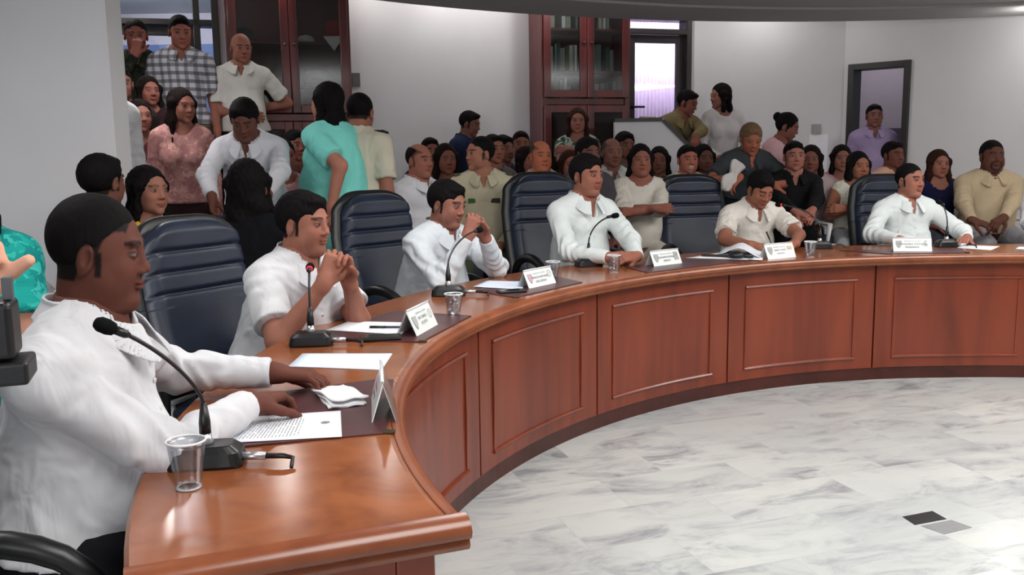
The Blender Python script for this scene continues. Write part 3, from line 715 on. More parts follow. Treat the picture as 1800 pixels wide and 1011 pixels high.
# ---- hands: list of capsule pieces.  side +1 = right hand
def hand_parts(w_, d, nrm, side, curl=(.5, .5, .5, .55), spread=.12, s=1.0, thumb=(.6, .5)):
    """w_: wrist, d: finger direction, nrm: direction the PALM faces, side: +1 right / -1 left"""
    d = unit(d); nrm = unit(np.array(nrm, f32) - (np.array(nrm, f32) @ d) * d); lat = unit(np.cross(nrm, d)) * side   # towards the thumb side
    # for the right hand, palm down (nrm -z), fingers +y: cross(-z, y) = +x ... thumb points to the left (-x)
    lat = -lat if False else lat
    w_ = np.array(w_, f32); out = []
    out.append((w_ - .02 * s * d, w_ + .012 * s * d, .026 * s, .026 * s, .012))
    xs = [.028, .010, -.009, -.027]; ln = [.068, .075, .070, .054]; rr = [.0088, .0092, .0088, .0078]
    for i in range(4):
        sp = (xs[i] / .028) * spread
        k0 = w_ + s * (.012 * d + lat * xs[i] * .62); k1 = w_ + s * (.088 * d * (1 - .05 * (i == 3) - .02 * (i == 0)) + lat * xs[i] - nrm * .004)
        out.append((k0, k1, .0150 * s, .0125 * s, .012))
        dd = unit(d * math.cos(sp) + lat * math.sin(sp)); p = k1; c = curl[i]; L = ln[i] * s; ang = 0
        for seg, (fr, ca) in enumerate(((.46, .75), (.30, 1.0), (.24, .75))):
            ang += c * ca * 1.15; q = p + (dd * math.cos(ang) + nrm * math.sin(ang)) * L * fr * 1.08
            out.append((p, q, rr[i] * s * (1 - .06 * seg), rr[i] * s * (.94 - .08 * seg), .0045)); p = q
    t0 = w_ + s * (.018 * d + lat * .022 + nrm * .008); tb = unit(d * .62 + lat * (.75 * thumb[0] + .15) + nrm * .42)
    t1 = t0 + tb * .042 * s; td = unit(d * .9 + lat * .25 * thumb[0] + nrm * thumb[1]); t2 = t1 + td * .032 * s; t3 = t2 + unit(td + nrm * .2) * .026 * s
    out += [(t0, t1, .0165 * s, .0125 * s, .014), (t1, t2, .0112 * s, .0102 * s, .005), (t2, t3, .0102 * s, .0088 * s, .004)]
    return [tuple(x.astype(f32) if isinstance(x, np.ndarray) else x for x in o) for o in out]
def parts_sdf(p, parts):
    d = None
    for a, b, ra, rb, k in parts:
        e = cap(p, a, b, ra, rb); d = e if d is None else smin(d, e, k)
    return d
def head_local(p, hp):
    """head in its own frame: +y face, +z up, +x its right"""
    f, jaw, fem = hp.get('fat', 0), hp.get('jaw', 1.0), hp.get('fem', False)
    x = p.copy(); x[:, 0] = np.abs(x[:, 0])      # symmetric
    d = ell(x, (0, -.016, .034), (.073, .090, .083))
    d = smin(d, ell(x, (0, .018, .000), (.060 + .006 * f, .064, .085)), .03)
    d = smin(d, ell(x, (0, .026, -.050), (.048 * jaw + .010 * f, .052, .048 + .004 * f)), .03)
    d = smin(d, ell(x, (.036 + .008 * f, .028, -.052), (.022 + .006 * f, .034, .032)), .025)
    d = smin(d, ell(x, (0, .068, -.091), (.020 * jaw, .016, .015)), .028)
    if f > .4: d = smin(d, ell(x, (0, .025, -.100), (.045, .045, .028 * f)), .03)
    d = smin(d, ell(x, (.034, .058, -.020), (.024, .018, .020)), .022)         # cheekbones
    d = smin(d, ell(x, (.024, .077, .030), (.024, .0095, .0075)), .012 if not fem else .016)     # brow
    e = ell(x, (.031, .094, .010), (.017, .018, .0115)); d = -smin(-d, e, .012)     # sockets
    d = smin(d, ell(x, (.0305, .0725, .0095), (.0135, .0135, .0120)), .003)          # eyeball and lids
    d = smin(d, cap(x, (0, .079, .020), (0, .0935, -.018), .0080, .0105), .014)    # nose
    d = smin(d, ell(x, (0, .0965, -.022), (.0115 * hp.get('nose', 1), .011, .009)), .007)
    d = smin(d, ell(x, (.0130 * hp.get('nose', 1), .088, -.0265), (.0078, .0100, .0068)), .006)
    d = -smin(-d, ell(x, (.0065, .0955, -.0340), (.0035, .006, .0035)), .003)
    d = smin(d, ell(x, (0, .0855, -.0500), (.0215, .0095, .0055)), .005)         # lips
    d = smin(d, ell(x, (0, .0840, -.0605), (.0185, .0095, .0062)), .005)
    d = -smin(-d, ell(x, (0, .0965, -.0553), (.023, .0085, .0014)), .0025)
    Re = np.array([[.94, -.30, 0], [.30, .90, -.25], [.1, .25, .95]], f32)
    e = ell(x, (.0770, -.012, -.002), (.0075, .020, .033), Re.T)
    e = -smin(-e, ell(x, (.087, -.006, .002), (.008, .010, .018), Re.T), .004)
    d = smin(d, e, .004)
    return d
HR = {}
def hair_local(p, style, hp):
    x = p.copy(); x[:, 0] = np.abs(x[:, 0])
    ts = {'short': .45, 'crop': .12, 'full': .6, 'bald': .12}.get(style, 1.0)
    tex = ts * .0022 * np.sin(p[:, 0] * 260 + 3 * np.sin(p[:, 1] * 60)) * np.cos(p[:, 2] * 90 + p[:, 1] * 120) + ts * .0016 * nz(p, 90, 5)
    crown = ell(x, (0, -.019, .037), (.0800, .0975, .0905))
    faceb = ell(x, (0, .104, -.024), (.068, .072, .106 if style in ('long', 'bob', 'bun', 'pony') else .102))
    temple = ell(x, (.066, .080, .004), (.030, .056, .050))
    ear = ell(x, (.080, -.004, -.008), (.016, .026, .036))
    T = {'short': -.001, 'crop': -.0022, 'full': .005, 'bald': -.005, 'long': .004, 'bob': .004, 'bun': .003, 'pony': .003}[style]
    d = crown - T + tex
    df = faceb + .0015 * nz(p, 60, 9)
    if style in ('short', 'crop', 'full', 'bald'):
        d = d + .0085 * np.clip(1 - np.minimum(faceb, temple) / .009, 0, 1) ** 1.5 + .006 * np.clip(1 - (p[:, 2] + .045 + .5 * np.maximum(0, p[:, 1])) / .03, 0, 1)
        d = smin(d, ell(x, (0, .045, .092), (.050, .036, .020)) + tex, .02) if style in ('short', 'full') else d
        d = np.maximum(d, -faceb); d = np.maximum(d, -temple + .0)
        d = np.maximum(d, -(p[:, 2] + .045 + .5 * np.maximum(0, p[:, 1])))       # nape
        d = np.maximum(d, -ear)
        if style == 'bald':
            top = ell(x, (0, .03, .115), (.062, .115, .075)); d = np.maximum(d, -top)
    else:
        tp = .010 * np.clip(1 - faceb / .020, 0, 1) ** 1.5 * (p[:, 2] > .02)
        d = d + tp + .0022 * np.abs(np.sin(np.arctan2(p[:, 0] - .02, p[:, 1] + .02) * 26)) * (p[:, 2] > 0)
        d = np.maximum(d, -faceb); part = ell(p, (.02, .05, .14), (.006, .06, .02)); d = np.maximum(d, -part)
        if style in ('long', 'bob'):
            L = hp.get('hairlen', .26 if style == 'long' else .10)
            wv = .006 * np.sin(p[:, 2] * 45 + p[:, 0] * 30)
            bk = ell(x, (0, -.055, -.02 - L * .42), (.088, .050, .06 + L * .58)) + tex + wv
            lk = cap(x, (.074, .005, .03), (.084, hp.get('lockf', .02), -.03 - L * .8), .026, .020) + tex * 1.5 + wv
            d = smin(smin(d, bk, .03), lk, .02)
        if style == 'bun':
            d = np.maximum(d, -(p[:, 2] + .055)); d = np.maximum(d, -ear); d = smin(d, ell(p, (0, -.118, .06), (.042, .034, .040)) + tex, .01)
        if style == 'pony':
            d = np.maximum(d, -(p[:, 2] + .055)); d = np.maximum(d, -ear); d = smin(d, cap(p, (0, -.10, .05), (0, -.135, -.02), .030, .034) + tex, .015); d = smin(d, cap(p, (0, -.135, -.02), (0, -.11, -.20), .034, .014) + tex, .015)
        if style != 'bun' and style != 'pony': d = np.maximum(d, -ell(x, (0, .10, -.035), (.060, .070, .12)))
    return d
def scalp_mask(q, style):
    x = q.copy(); x[:, 0] = np.abs(x[:, 0]); nn_ = .0012 * nz(q, 150, 3)
    faceb = ell(x, (0, .104, -.024), (.068, .072, .106 if style in ('long', 'bob', 'bun', 'pony') else .102)); temple = ell(x, (.066, .080, .004), (.030, .056, .050)); ear = ell(x, (.082, -.004, -.008), (.016, .024, .034))
    g = np.minimum(np.minimum(faceb, temple) - .011, ear) + nn_
    g = np.minimum(g, q[:, 2] + .048 + .5 * np.maximum(0, q[:, 1]))
    if style == 'bald': g = np.minimum(g, ell(x, (0, .03, .115), (.060, .113, .073)))
    g = np.minimum(g, q[:, 2] + .012 + 2.2 * np.maximum(0, -(q[:, 1] + .02)))
    sb = .006 - np.maximum(np.abs(x[:, 1] - .014) - .004, np.maximum(x[:, 2] - .01, -.034 - x[:, 2])) ; g = np.maximum(g, np.where(x[:, 0] > .055, sb - .003, -1))
    return np.clip(g / .004 + .5, 0, 1)
def paint_head(q, base, hp, hc):
    """colour per vertex in head frame"""
    n = len(q); base = np.array(base[:3], f32); c = np.tile(base, (n, 1)); x = np.abs(q[:, 0]); y = q[:, 1]; z = q[:, 2]; fr = y > .045
    def ap(mask_val, col):
        m = np.clip(mask_val, 0, 1)[:, None] * fr[:, None]; c[:] = c * (1 - m) + np.array(col, f32) * m
    sof = lambda v, e: np.clip(.5 - v / e, 0, 1)
    ch = base * np.array([1.10, .90, .88], f32)
    ap(.5 * sof(np.hypot((x - .036) / .022, (z + .022) / .020) - 1, .8), ch)
    bz = .0300 + .004 * np.sin(np.clip((x - .010) / .040, 0, 1) * PI)
    ap(.85 * sof(np.abs(z - bz) - (.0042 if not hp.get('fem') else .0028), .003) * ((x > .010) & (x < .050)), hc)
    ez = .0095 if hp.get('open', 1) else .004
    e = np.hypot((x - .0305) / .0135, (z - ez) / (.0046 if hp.get('open', 1) else .0012))
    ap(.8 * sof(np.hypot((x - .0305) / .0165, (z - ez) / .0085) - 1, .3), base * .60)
    ap(sof(e - 1, .25), tuple(.10 + .50 * float(b_) for b_ in base) if hp.get('open', 1) else (.04, .03, .03))
    if hp.get('open', 1):
        g = hp.get('gaze', (0, 0)); sx = q[:, 0]
        ir = np.minimum(np.hypot(sx - .0305 - g[0], z - ez - g[1]), np.hypot(sx + .0305 - g[0], z - ez - g[1]))
        ap(sof(ir - .0062, .002) * (e < 1.1), (.03, .018, .012))
        ap(sof(np.abs(z - ez - .0062 + 18 * (x - .0305) ** 2) - .0012, .002) * (np.abs(x - .0305) < .0145), (.03, .02, .02))
    lip = np.hypot(x / .0235, (z + .0555) / .0125) - 1
    lc = hp.get('lip', base * np.array([.95, .62, .60], f32))
    ap(.8 * sof(lip, .2), lc); ap(.8 * sof(np.abs(z + .0553) - .0009, .0018) * (x < .0225), base * .3)
    ap(.6 * sof(np.hypot(x - .0065, z + .0325) - .003, .002) * (y > .08), base * .3)
    if hp.get('stubble'):
        st = ((z < -.038) | ((z < -.036) & (x < .03))); ap(hp['stubble'] * sof(-(-.036 - z) * 1.0, .02) * st, base * .62)
    if hp.get('style') and hp['style'] != 'none':
        m = (scalp_mask(q, hp['style']) * (.97 if hp['style'] != 'bald' else .7))[:, None]; c[:] = c * (1 - m) + np.array(hc, f32) * m
    if hp.get('beard'):
        ap(.8 * sof(np.abs(np.hypot(x / .036, (z + .058) / .036) - 1) - .22, .1) * (z < -.035), hc)
    return c
def Rhead(yaw_vec, pitch=0., roll=0.):
    """columns right, forward, up for a head facing the world direction yaw_vec, pitched down by pitch"""
    f = unit((yaw_vec[0], yaw_vec[1], 0)); r = np.array([f[1], -f[0], 0], f32); u = np.array([0, 0, 1], f32)
    f2 = f * math.cos(pitch) - u * math.sin(pitch); u2 = u * math.cos(pitch) + f * math.sin(pitch)
    r2 = r * math.cos(roll) + u2 * math.sin(roll); u3 = u2 * math.cos(roll) - r * math.sin(roll)
    return np.stack([r2, f2, u3], 1).astype(f32)
def ik(S, W, L1, L2, pole):
    S = np.array(S, f32); W = np.array(W, f32); v = W - S; D = float(np.linalg.norm(v)); D2 = min(D, (L1 + L2) * .995); d = v / D
    W2 = S + d * D2; a = (L1 * L1 - L2 * L2 + D2 * D2) / (2 * D2); hgt = math.sqrt(max(0, L1 * L1 - a * a)); po = np.array(pole, f32); po = unit(po - (po @ d) * d)
    return S + d * a + po * hgt, W2
NPERS = [0]
def person(label, head, face_v, body_v=None, seat=None, floor=0.0, lean=.12, hpitch=0., hroll=0., skin=(150, 105, 85), hair='short', hairc='black', top='shirt', topm=None, sleeve='long',
           bot=(60, 60, 70), fat=0.0, fem=False, R=None, L=None, res=1.0, hp=None, scale=1.0, collar=True, group=None, legs=True, tuck=False, wrinkle=1.0, neckline=1.0, botm=None, lsh=(0, 0, 0), rsh=(0, 0, 0), extra=None, bust=1.0, ctilt=0.0, hipback=0.0):
    """head: world position of the head centre. face_v / body_v: directions the face and the chest point. seat: seat height above floor or None = standing.
    R, L: dict(w=wrist, d=finger direction, n=palm direction, curl, pole)"""
    NPERS[0] += 1; sid = NPERS[0]; hp = dict(hp or {}); hp['fem'] = fem; hp.setdefault('fat', fat); hp['style'] = hair
    s = scale; body_v = body_v or face_v; f = unit((body_v[0], body_v[1], 0)); r = np.array([f[1], -f[0], 0], f32); up = np.array([0, 0, 1], f32)
    ut = unit(up * math.cos(lean) + f * math.sin(lean) + r * math.sin(ctilt)); fw = unit(f * math.cos(lean) - up * math.sin(lean))
    H = np.array([head[0], head[1], head[2]], f32); RH = Rhead(face_v, hpitch, hroll)
    skb = np.array(srgb(*skin)[:3], f32)
    N = H - RH[:, 2] * .105 * s - RH[:, 1] * .022 * s - up * .015 * s - ut * .030 * s
    if seat is not None:
        hz = floor + seat + .10 * s
    else: hz = floor + .90 * s
    tl_ = max(.30, (N[2] - hz) / max(.35, ut[2]))
    q = tl_ / (.50)            # torso length factor
    P = N - ut * tl_ ; P = P - f * hipback
    ut = unit(N - P); fw = unit(f - (f @ ut) * ut)
    sw_ = (.150 if fem else .172) * s * (1 + .05 * fat); B_ = lambda a: P + ut * a * tl_
    SR = B_(.89) + r * sw_ + np.array(rsh, f32); SL = B_(.89) - r * sw_ + np.array(lsh, f32)
    L1, L2 = .285 * s, .25 * s
    def arm(d, sd, S):
        if d is None:
            if seat is not None: d = dict(w=P + f * .30 * s + r * sd * .10 * s + up * .06, d=f * .5 - r * sd * .8 - up * .2, n=-up, pole=r * sd * .8 - up * .6 - f * .5)
            else: d = dict(w=S - up * .50 * s + r * sd * .05 + f * .07, d=f * .12 - up, n=-r * sd, pole=-f + r * sd * .2)
        w_ = np.array(d['w'], f32); pole = np.array(d.get('pole', r * sd * .5 - up * .6 - f * .3), f32)
        E, W = ik(S, w_, L1, L2, pole)
        hd = np.array(d.get('d', (W - E)), f32); pn = np.array(d.get('n', -up), f32)
        return E, W, hand_parts(W + unit(hd) * .012, hd, pn, sd, d.get('curl', (.45, .5, .55, .6)), d.get('spread', .10), s * (.93 if fem else 1.0), d.get('thumb', (.6, .5)))
    ER, WR, HRt = arm(R, 1, SR); EL, WL_, HLt = arm(L, -1, SL)
    hipw = .095 * s; HpR = P + r * hipw; HpL = P - r * hipw; TH, SH = .42 * s, .42 * s
    leg = []
    for sd, hp_ in ((1, HpR), (-1, HpL)):
        if seat is not None:
            K = hp_ + f * TH * .98 + r * sd * .05 + up * (-.02); K[2] = floor + max(.40, seat + .03); An = K + f * .02; An[2] = floor + .085
        else:
            An = hp_ + r * sd * .02 + f * (hipback - .01); An[2] = floor + .085; K = (hp_ + An) / 2 + f * .03
        leg.append((hp_, K.astype(f32), An.astype(f32)))
    # --- torso SDF with inflation g
    def torso(p, g=0.0, cloth=False):
        d = cap(p, B_(.02), B_(.45), (.140 + .02 * fat) * s + g, (.128 + .035 * fat) * s + g, fw, 1.28 - .22 * fat)
        d = smin(d, cap(p, B_(.45), B_(.74), (.128 + .028 * fat) * s + g, (.150 + .01 * fat - .012 * fem) * s + g, fw, 1.30 - .10 * fat), .05)
        if fat > .05: d = smin(d, ell(p, B_(.30) + fw * (.055 + .05 * fat) * s, A(.135, .10, .15) * s * (1 + .12 * fat) + g), .07)
        d = smin(d, cap(p, SR - r * .03 * s - ut * .005, SL + r * .03 * s - ut * .005, .056 * s + g, .056 * s + g), .06)
        d = smin(d, cap(p, N + ut * .035 * s, SR - r * .03 * s + ut * .012, .044 * s + g * .8, .040 * s + g), .045)
        d = smin(d, cap(p, N + ut * .035 * s, SL + r * .03 * s + ut * .012, .044 * s + g * .8, .040 * s + g), .045)
        if fem:
            for sd in (1, -1): d = smin(d, ell(p, B_(.66) + fw * .095 * s + r * sd * .072 * s, A(.056, .046, .060) * s * bust + g * .8), .05)
        d = smin(d, cap(p, HpR - ut * .0, HpL, .105 * s + g, .105 * s + g), .05)
        return d
    nr = (.050 if fem else .058) * s + .006 * fat
    Nh = H - RH[:, 2] * .05 * s - RH[:, 1] * .018 * s; Nb = N - ut * .02 * s
    def neck(p, g=0.0): return cap(p, Nb, Nh, nr + .006 + g, nr + g)
    YS = A(1, hp.get('ys', 1.0), 1); Lc = lambda p: ((p - H) @ RH) / s / YS
    hl = lambda p: head_local(Lc(p), hp) * s
    def body(p):
        d = torso(p); d = smin(d, neck(p), .035)
        for S, E, W in ((SR, ER, WR), (SL, EL, WL_)):
            a = smin(cap(p, S, E, .050 * s + .006 * fat, .040 * s + .004 * fat), cap(p, E, W, .041 * s + .003 * fat, .0265 * s), .02); d = smin(d, a, .03)
        if legs:
            for h_, K, An in leg:
                a = smin(cap(p, h_, K, .082 * s, .055 * s), cap(p, K, An, .054 * s, .036 * s), .03); d = smin(d, a, .03)
        return d
    lo = np.minimum.reduce([x for h_ in leg for x in h_] + [P, SR, SL, ER, EL, WR, WL_]) - .17; hi = np.maximum.reduce([x for h_ in leg for x in h_] + [P, SR, SL, ER, EL, WR, WL_, Nh]) + .17
    cut = Nh - RH[:, 2] * .03
    hb = .0105 if res < 1 else .014
    bodyc = lambda p: np.maximum(body(p), (p - cut) @ RH[:, 2] * 1.0) if True else None
    def bodyf(p):
        d = body(p); hc_ = np.maximum((p - cut) @ RH[:, 2], np.sqrt(((p - H) ** 2).sum(1)) - .16)   # only trims the neck top
        near = np.sqrt(((p - H) ** 2).sum(1)) < .17
        return np.where(near, np.maximum(d, (p - cut) @ RH[:, 2]), d)
    Pv, Fv = surfnet(bodyf, lo, hi, hb)
    cols = np.tile(skb, (len(Pv), 1)); VS = [Pv]; FS = [Fv]; CS = [cols]; off = len(Pv)
    hh = .0055 * res if res >= 1 else .0045 * res
    def headf(p):
        d = smin(hl(p), neck(p), .022); bot_ = N + ut * .01
        return np.maximum(d, -((p - bot_) @ ut))
    hv, hf = surfnet(headf, H - .155 * s, H + .155 * s, hh)
    hc = HAIRC[hairc][:3]; VS.append(hv); FS.append(hf + off); CS.append(paint_head(Lc(hv), skb, hp, hc)); off += len(hv)
    for (E, W, HP, dd_) in ((ER, WR, HRt, R), (EL, WL_, HLt, L)):
        if dd_ is not None and dd_.get('hide'): continue
        W0 = W - unit(W - E) * .045
        def hf_(p): return np.maximum(smin(parts_sdf(p, HP), cap(p, W - unit(W - E) * .10, W, .031 * s, .0265 * s), .016), -((p - W0) @ unit(W - E)))
        pts = np.array([x for o in HP for x in o[:2]] + [W0]); a_, b_ = surfnet(hf_, pts.min(0) - .035, pts.max(0) + .035, .0042 if res < 1 else .0060)
        VS.append(a_); FS.append(b_ + off); CS.append(np.tile(skb * A(1.02, .97, .95), (len(a_), 1))); off += len(a_)
    loc = np.array([P[0], P[1], floor], f32)
    root = np_mesh('person', np.concatenate(VS), np.concatenate(FS), SKIN, None, loc, np.concatenate(CS)); tag(root, label, 'person', group)
    # --- hair
    if hair != 'none':
        hfn = lambda p: hair_local(Lc(p), hair, hp) * s
        ext = RH @ A(0, 0, 0); lo_, hi_ = H - .16 * s, H + .16 * s
        if hair in ('long', 'bob', 'pony'): lo_ = lo_ - A(.05, .05, .30 if hair != 'bob' else .14); hi_ = hi_ + A(.05, .05, .0)
        a_, b_ = surfnet(hfn, lo_, hi_, .0055 if res >= 1 else .0035)
        if len(a_): np_mesh('hair', a_, b_, hairmat('hair_' + hairc, HAIRC[hairc]), root, loc)
    # --- top
    seed = sid; W_ = wrinkle * (1.0 if res >= 1 else 1.15)
    hemcut = B_(.04) if not tuck else B_(.14)
    armx = ((SR, ER, WR), (SL, EL, WL_))
    def topf(p):
        g = .013 * s; d = torso(p, g); fo = folds(p, 11, seed)
        # drape of the loose hem
        if not tuck: d = smin(d, cap(p, B_(.42), B_(-.02), .118 * s + .02 * fat + g, .150 * s + .02 * fat + g, fw, 1.22 - .2 * fat), .04)
        d = d - W_ * (.0035 * fo + .002 * nz(p, 26, seed + 1))
        d = np.maximum(d, -((p - hemcut) @ ut))
        nk = cap(p, N + ut * .004 + fw * .008, Nh + RH[:, 2] * .1, nr + .010, nr + .022); d = np.maximum(d, -nk)
        if neckline > 0:
            vv = cap(p, N + ut * .03 + fw * (.062 * s), B_(.86) + fw * .125 * s, .030 * neckline, .006); d = np.maximum(d, -vv) if top == 'shirt' else np.maximum(d, -cap(p, N + fw * .03, N + ut * .05 + fw * .03, nr + .015 * neckline, nr + .05))
        if sleeve != 'none':
            for S, E, W in armx:
                ax = unit(E - S); ax2 = unit(W - E)
                if sleeve == 'short':
                    e = cap(p, S, S + ax * .23 * s, .060 * s + .008 * fat, .066 * s + .012 * fat) ; e = np.maximum(e, (p - (S + ax * .215 * s)) @ ax)
                    e = e - W_ * .003 * np.sin(((p - S) @ ax) * 70 + 5 * nz(p, 9, seed + 3))
                else:
                    e = cap(p, S, E, .056 * s + .008 * fat, .052 * s + .006 * fat); e2 = cap(p, E, W, .053 * s + .005 * fat, .037 * s)
                    e2 = np.maximum(e2, (p - W) @ ax2) if sleeve == 'long' else np.maximum(e2, (p - (E + ax2 * .10)) @ ax2)
                    e = smin(e, e2, .02); tt = (p - E) @ unit(ax - ax2 + 1e-4)
                    e = e - W_ * (.0038 * np.sin(((p - E) @ ax2) * 105 + 6 * nz(p, 9, seed + 3)) * np.clip(1.3 - np.abs((p - E) @ ax2) * 6, .15, 1) + .0022 * nz(p, 24, seed + 5))
                d = smin(d, e, .022 if res > .7 else .012)
        return d
    th_ = .0062 if res < .9 else (.0080 if res < 1 else .0115)
    lo2 = np.minimum.reduce([hemcut, SR, SL, ER, EL, WR, WL_, B_(.5)]) - .20; hi2 = np.maximum.reduce([hemcut, SR, SL, ER, EL, WR, WL_, N]) + .16; lo2[2] = min(lo2[2], hemcut[2] - .12)
    a_, b_ = surfnet(topf, lo2, hi2, th_)
    tm = topm or fabric('white_shirt_cloth', (212, 212, 215))
    sh = np_mesh('shirt' if top == 'shirt' else 'blouse', a_, b_, tm, root, loc)
    if collar and top == 'shirt':
        ax = unit(N + ut * .08 - N); c0 = N + ut * .030 * s - fw * 0.002
        def colf(p):
            v = p - c0; hgt = v @ ut; w2 = v - hgt[:, None] * ut; xx = w2 @ r; yy = w2 @ fw; rad = np.sqrt((xx * .96) ** 2 + (yy * .92) ** 2) + 1e-6; fr = yy / rad
            fr_ = np.clip(fr, 0, 1); drop = fr_ * .046 * s
            Rr = nr + .016 + np.clip(-hgt + .016, 0, .1) * (.42 + .35 * fr_) + .004
            d = np.abs(rad - Rr) - (.0028 if res < 1 else .0042)
            zt = .026 - .030 * fr_; zb = -.022 - .052 * fr_ ** 2
            d = np.maximum(d, hgt - zt * s); d = np.maximum(d, (zb * s - hgt))
            op = .010 + np.clip(.045 - (hgt + .045), 0, .1) * .25
            d = np.maximum(d, np.where(yy > 0, op + .004 - np.abs(xx) * .8, -1)); return d
        a_, b_ = surfnet(colf, c0 - .15, c0 + .15, .0032 if res < 1 else .0045)
        if len(a_): np_mesh('collar', a_, b_, tm, sh, None, smooth=True) if False else np_mesh('collar', a_, b_, tm, root, loc)
    if res < 1 and top == 'shirt':
        # placket with buttons
        bts = []
        for k in range(5):
            o_ = B_(.80 - .13 * k); tS = np.arange(.02, .30, .002, dtype=f32); pp = o_ + tS[:, None] * fw; dv = topf(pp.astype(f32)); j = np.argmax(dv > 0)
            pt = pp[j] + fw * .001; b = MB(); a1 = Vector(pt); b.tube([a1 - Vector(fw) * .002, a1 + Vector(fw) * .0022], .0055, 12); bo = b.build('button', mat('shirt_button', srgb(222, 220, 214), .4, .4, .02), root, smooth=False, loc=-Vector(loc)); 
    # --- trousers and shoes
    if legs:
        bm_ = botm or fabric('trousers_%d_%d_%d' % tuple(bot), bot)
        def botf(p):
            d = smin(cap(p, HpR, HpL, .112 * s, .112 * s), cap(p, B_(-.02), B_(.16), .140 * s + .02 * fat, .135 * s + .02 * fat, fw, 1.2 - .2 * fat), .04)
            for h_, K, An in leg:
                a = smin(cap(p, h_, K, .094 * s, .068 * s), cap(p, K, An, .068 * s, .062 * s), .03); d = smin(d, a, .03)
            d = d - .003 * folds(p, 10, seed + 7); d = np.maximum(d, (p - B_(.17)) @ ut); return np.maximum(d, floor + .05 - p[:, 2])
        pts = np.array([x for h_ in leg for x in h_] + [P, B_(.2)]); a_, b_ = surfnet(botf, pts.min(0) - .17, pts.max(0) + .17, .0125 if res >= 1 else .010)
        np_mesh('trousers', a_, b_, bm_, root, loc)
        for h_, K, An in leg:
            def shf(p):
                g = An + f * .0; d = smin(cap(p, g - up * .045 - f * .035, g - up * .05 + f * .16, .038, .032), cap(p, g - up * .03, g + up * .02, .042, .040), .02); return np.maximum(d, floor + .002 - p[:, 2])
            a_, b_ = surfnet(shf, An - A(.26, .26, .10), An + A(.26, .26, .10), .010)
            np_mesh('shoe', a_, b_, mat('dark_shoe_leather', srgb(22, 20, 20), .35, .5), root, loc)
    info = dict(root=root, P=P, N=N, H=H, RH=RH, f=f, r=r, ut=ut, fw=fw, SR=SR, SL=SL, HR=HRt, HL=HLt, ER=ER, EL=EL, WR=WR, WL=WL_, B=B_, s=s, loc=loc, top=topf)
    return info
# ------------------------------------------------------------------ the officials at the table
WS = fabric('white_shirt_cloth', (208, 208, 212)); WS2 = fabric('cream_white_shirt_cloth', (216, 211, 203))
UPV = A(0, 0, 1)
officials = {}
officials[1] = person('dark-skinned man in a long-sleeved white shirt nearest the camera, both hands on the table', (-.862, 1.90, 1.186), (1, .18), (1, .16), seat=.47, lean=-.02, hpitch=.10, skin=(98, 60, 50), hair='crop', fat=.55, res=.62,
    hp=dict(jaw=1.12, nose=1.15, stubble=.25, ys=.91), scale=1.03, bot=(28, 28, 32), hipback=.09,
    R=dict(w=(-.615, 2.045, .818), d=(.30, .93, -.10), n=(.1, 0, -1), curl=(.55, .6, .62, .6), pole=(-.30, -.88, -.22), thumb=(.8, .3)),
    L=dict(w=(-.640, 2.345, .822), d=(.97, .12, -.16), n=(0, 0, -1), curl=(.4, .45, .5, .55), pole=(-.2, .9, -.5), thumb=(.8, .3)), wrinkle=1.2, rsh=(-.03, -.02, -.01))
officials[2] = person('man in a short-sleeved white shirt with fingers interlaced under his chin, elbows on the table', (-.775, 3.42, 1.132), (.88, -.36), (.86, -.48), seat=.47, lean=.34, hpitch=.06, skin=(156, 106, 90), hair='full', fat=.7, res=.75, sleeve='short',
    hp=dict(jaw=1.08, stubble=.4, nose=1.1), scale=1.0, bot=(30, 32, 40),
    R=dict(w=(-.655, 3.13, .945), d=(.35, .35, .80), n=(-.3, .9, -.2), curl=(.75, .8, .8, .75), pole=(-.3, -.5, -1), thumb=(.6, .5), spread=.16),
    L=dict(w=(-.585, 3.245, .935), d=(-.15, -.45, .85), n=(-.2, -.95, -.3), curl=(.75, .8, .8, .75), pole=(.1, .8, -1), thumb=(.6, .5), spread=.16))
officials[3] = person('man in a long-sleeved white shirt pressing his clasped hands against his mouth', (-.320, 4.62, 1.134), (.80, -.50), (.80, -.60), seat=.47, lean=.30, hpitch=.20, skin=(146, 100, 86), hair='full', fat=.7, res=.75, topm=fabric('cool_white_shirt_cloth', (204, 210, 216)),
    hp=dict(jaw=1.05, stubble=.3), scale=.99, bot=(40, 42, 48),
    R=dict(w=(-.215, 4.36, .985), d=(.30, .20, .75), n=(-.3, .9, 0), curl=(.85, .85, .85, .8), pole=(-.3, -.3, -1), spread=.12),
    L=dict(w=(-.125, 4.455, .975), d=(-.40, -.20, .85), n=(-.4, -.9, -.1), curl=(.85, .85, .85, .8), pole=(.6, .5, -1), spread=.12))
officials[4] = person('man in a white shirt open at the neck, talking, hands folded on the table', (.452, 5.40, 1.250), (.66, -.72), (.50, -.86), seat=.47, lean=.16, hpitch=.05, skin=(150, 100, 84), hair='full', fat=.45, res=.8, topm=fabric('crisp_white_shirt_cloth', (214, 221, 221)),
    hp=dict(jaw=1.08, stubble=.2, nose=1.1), scale=1.03, bot=(36, 38, 44), neckline=1.5,
    R=dict(w=(.53, 4.985, .815), d=(.80, .35, -.05), n=(-.2, .6, -.6), curl=(.7, .75, .8, .8), pole=(-.7, -.2, -1), spread=.12),
    L=dict(w=(.70, 5.06, .810), d=(-.75, -.45, 0), n=(-.3, .6, -.8), curl=(.6, .7, .75, .75), pole=(1, -.1, -1), spread=.12))
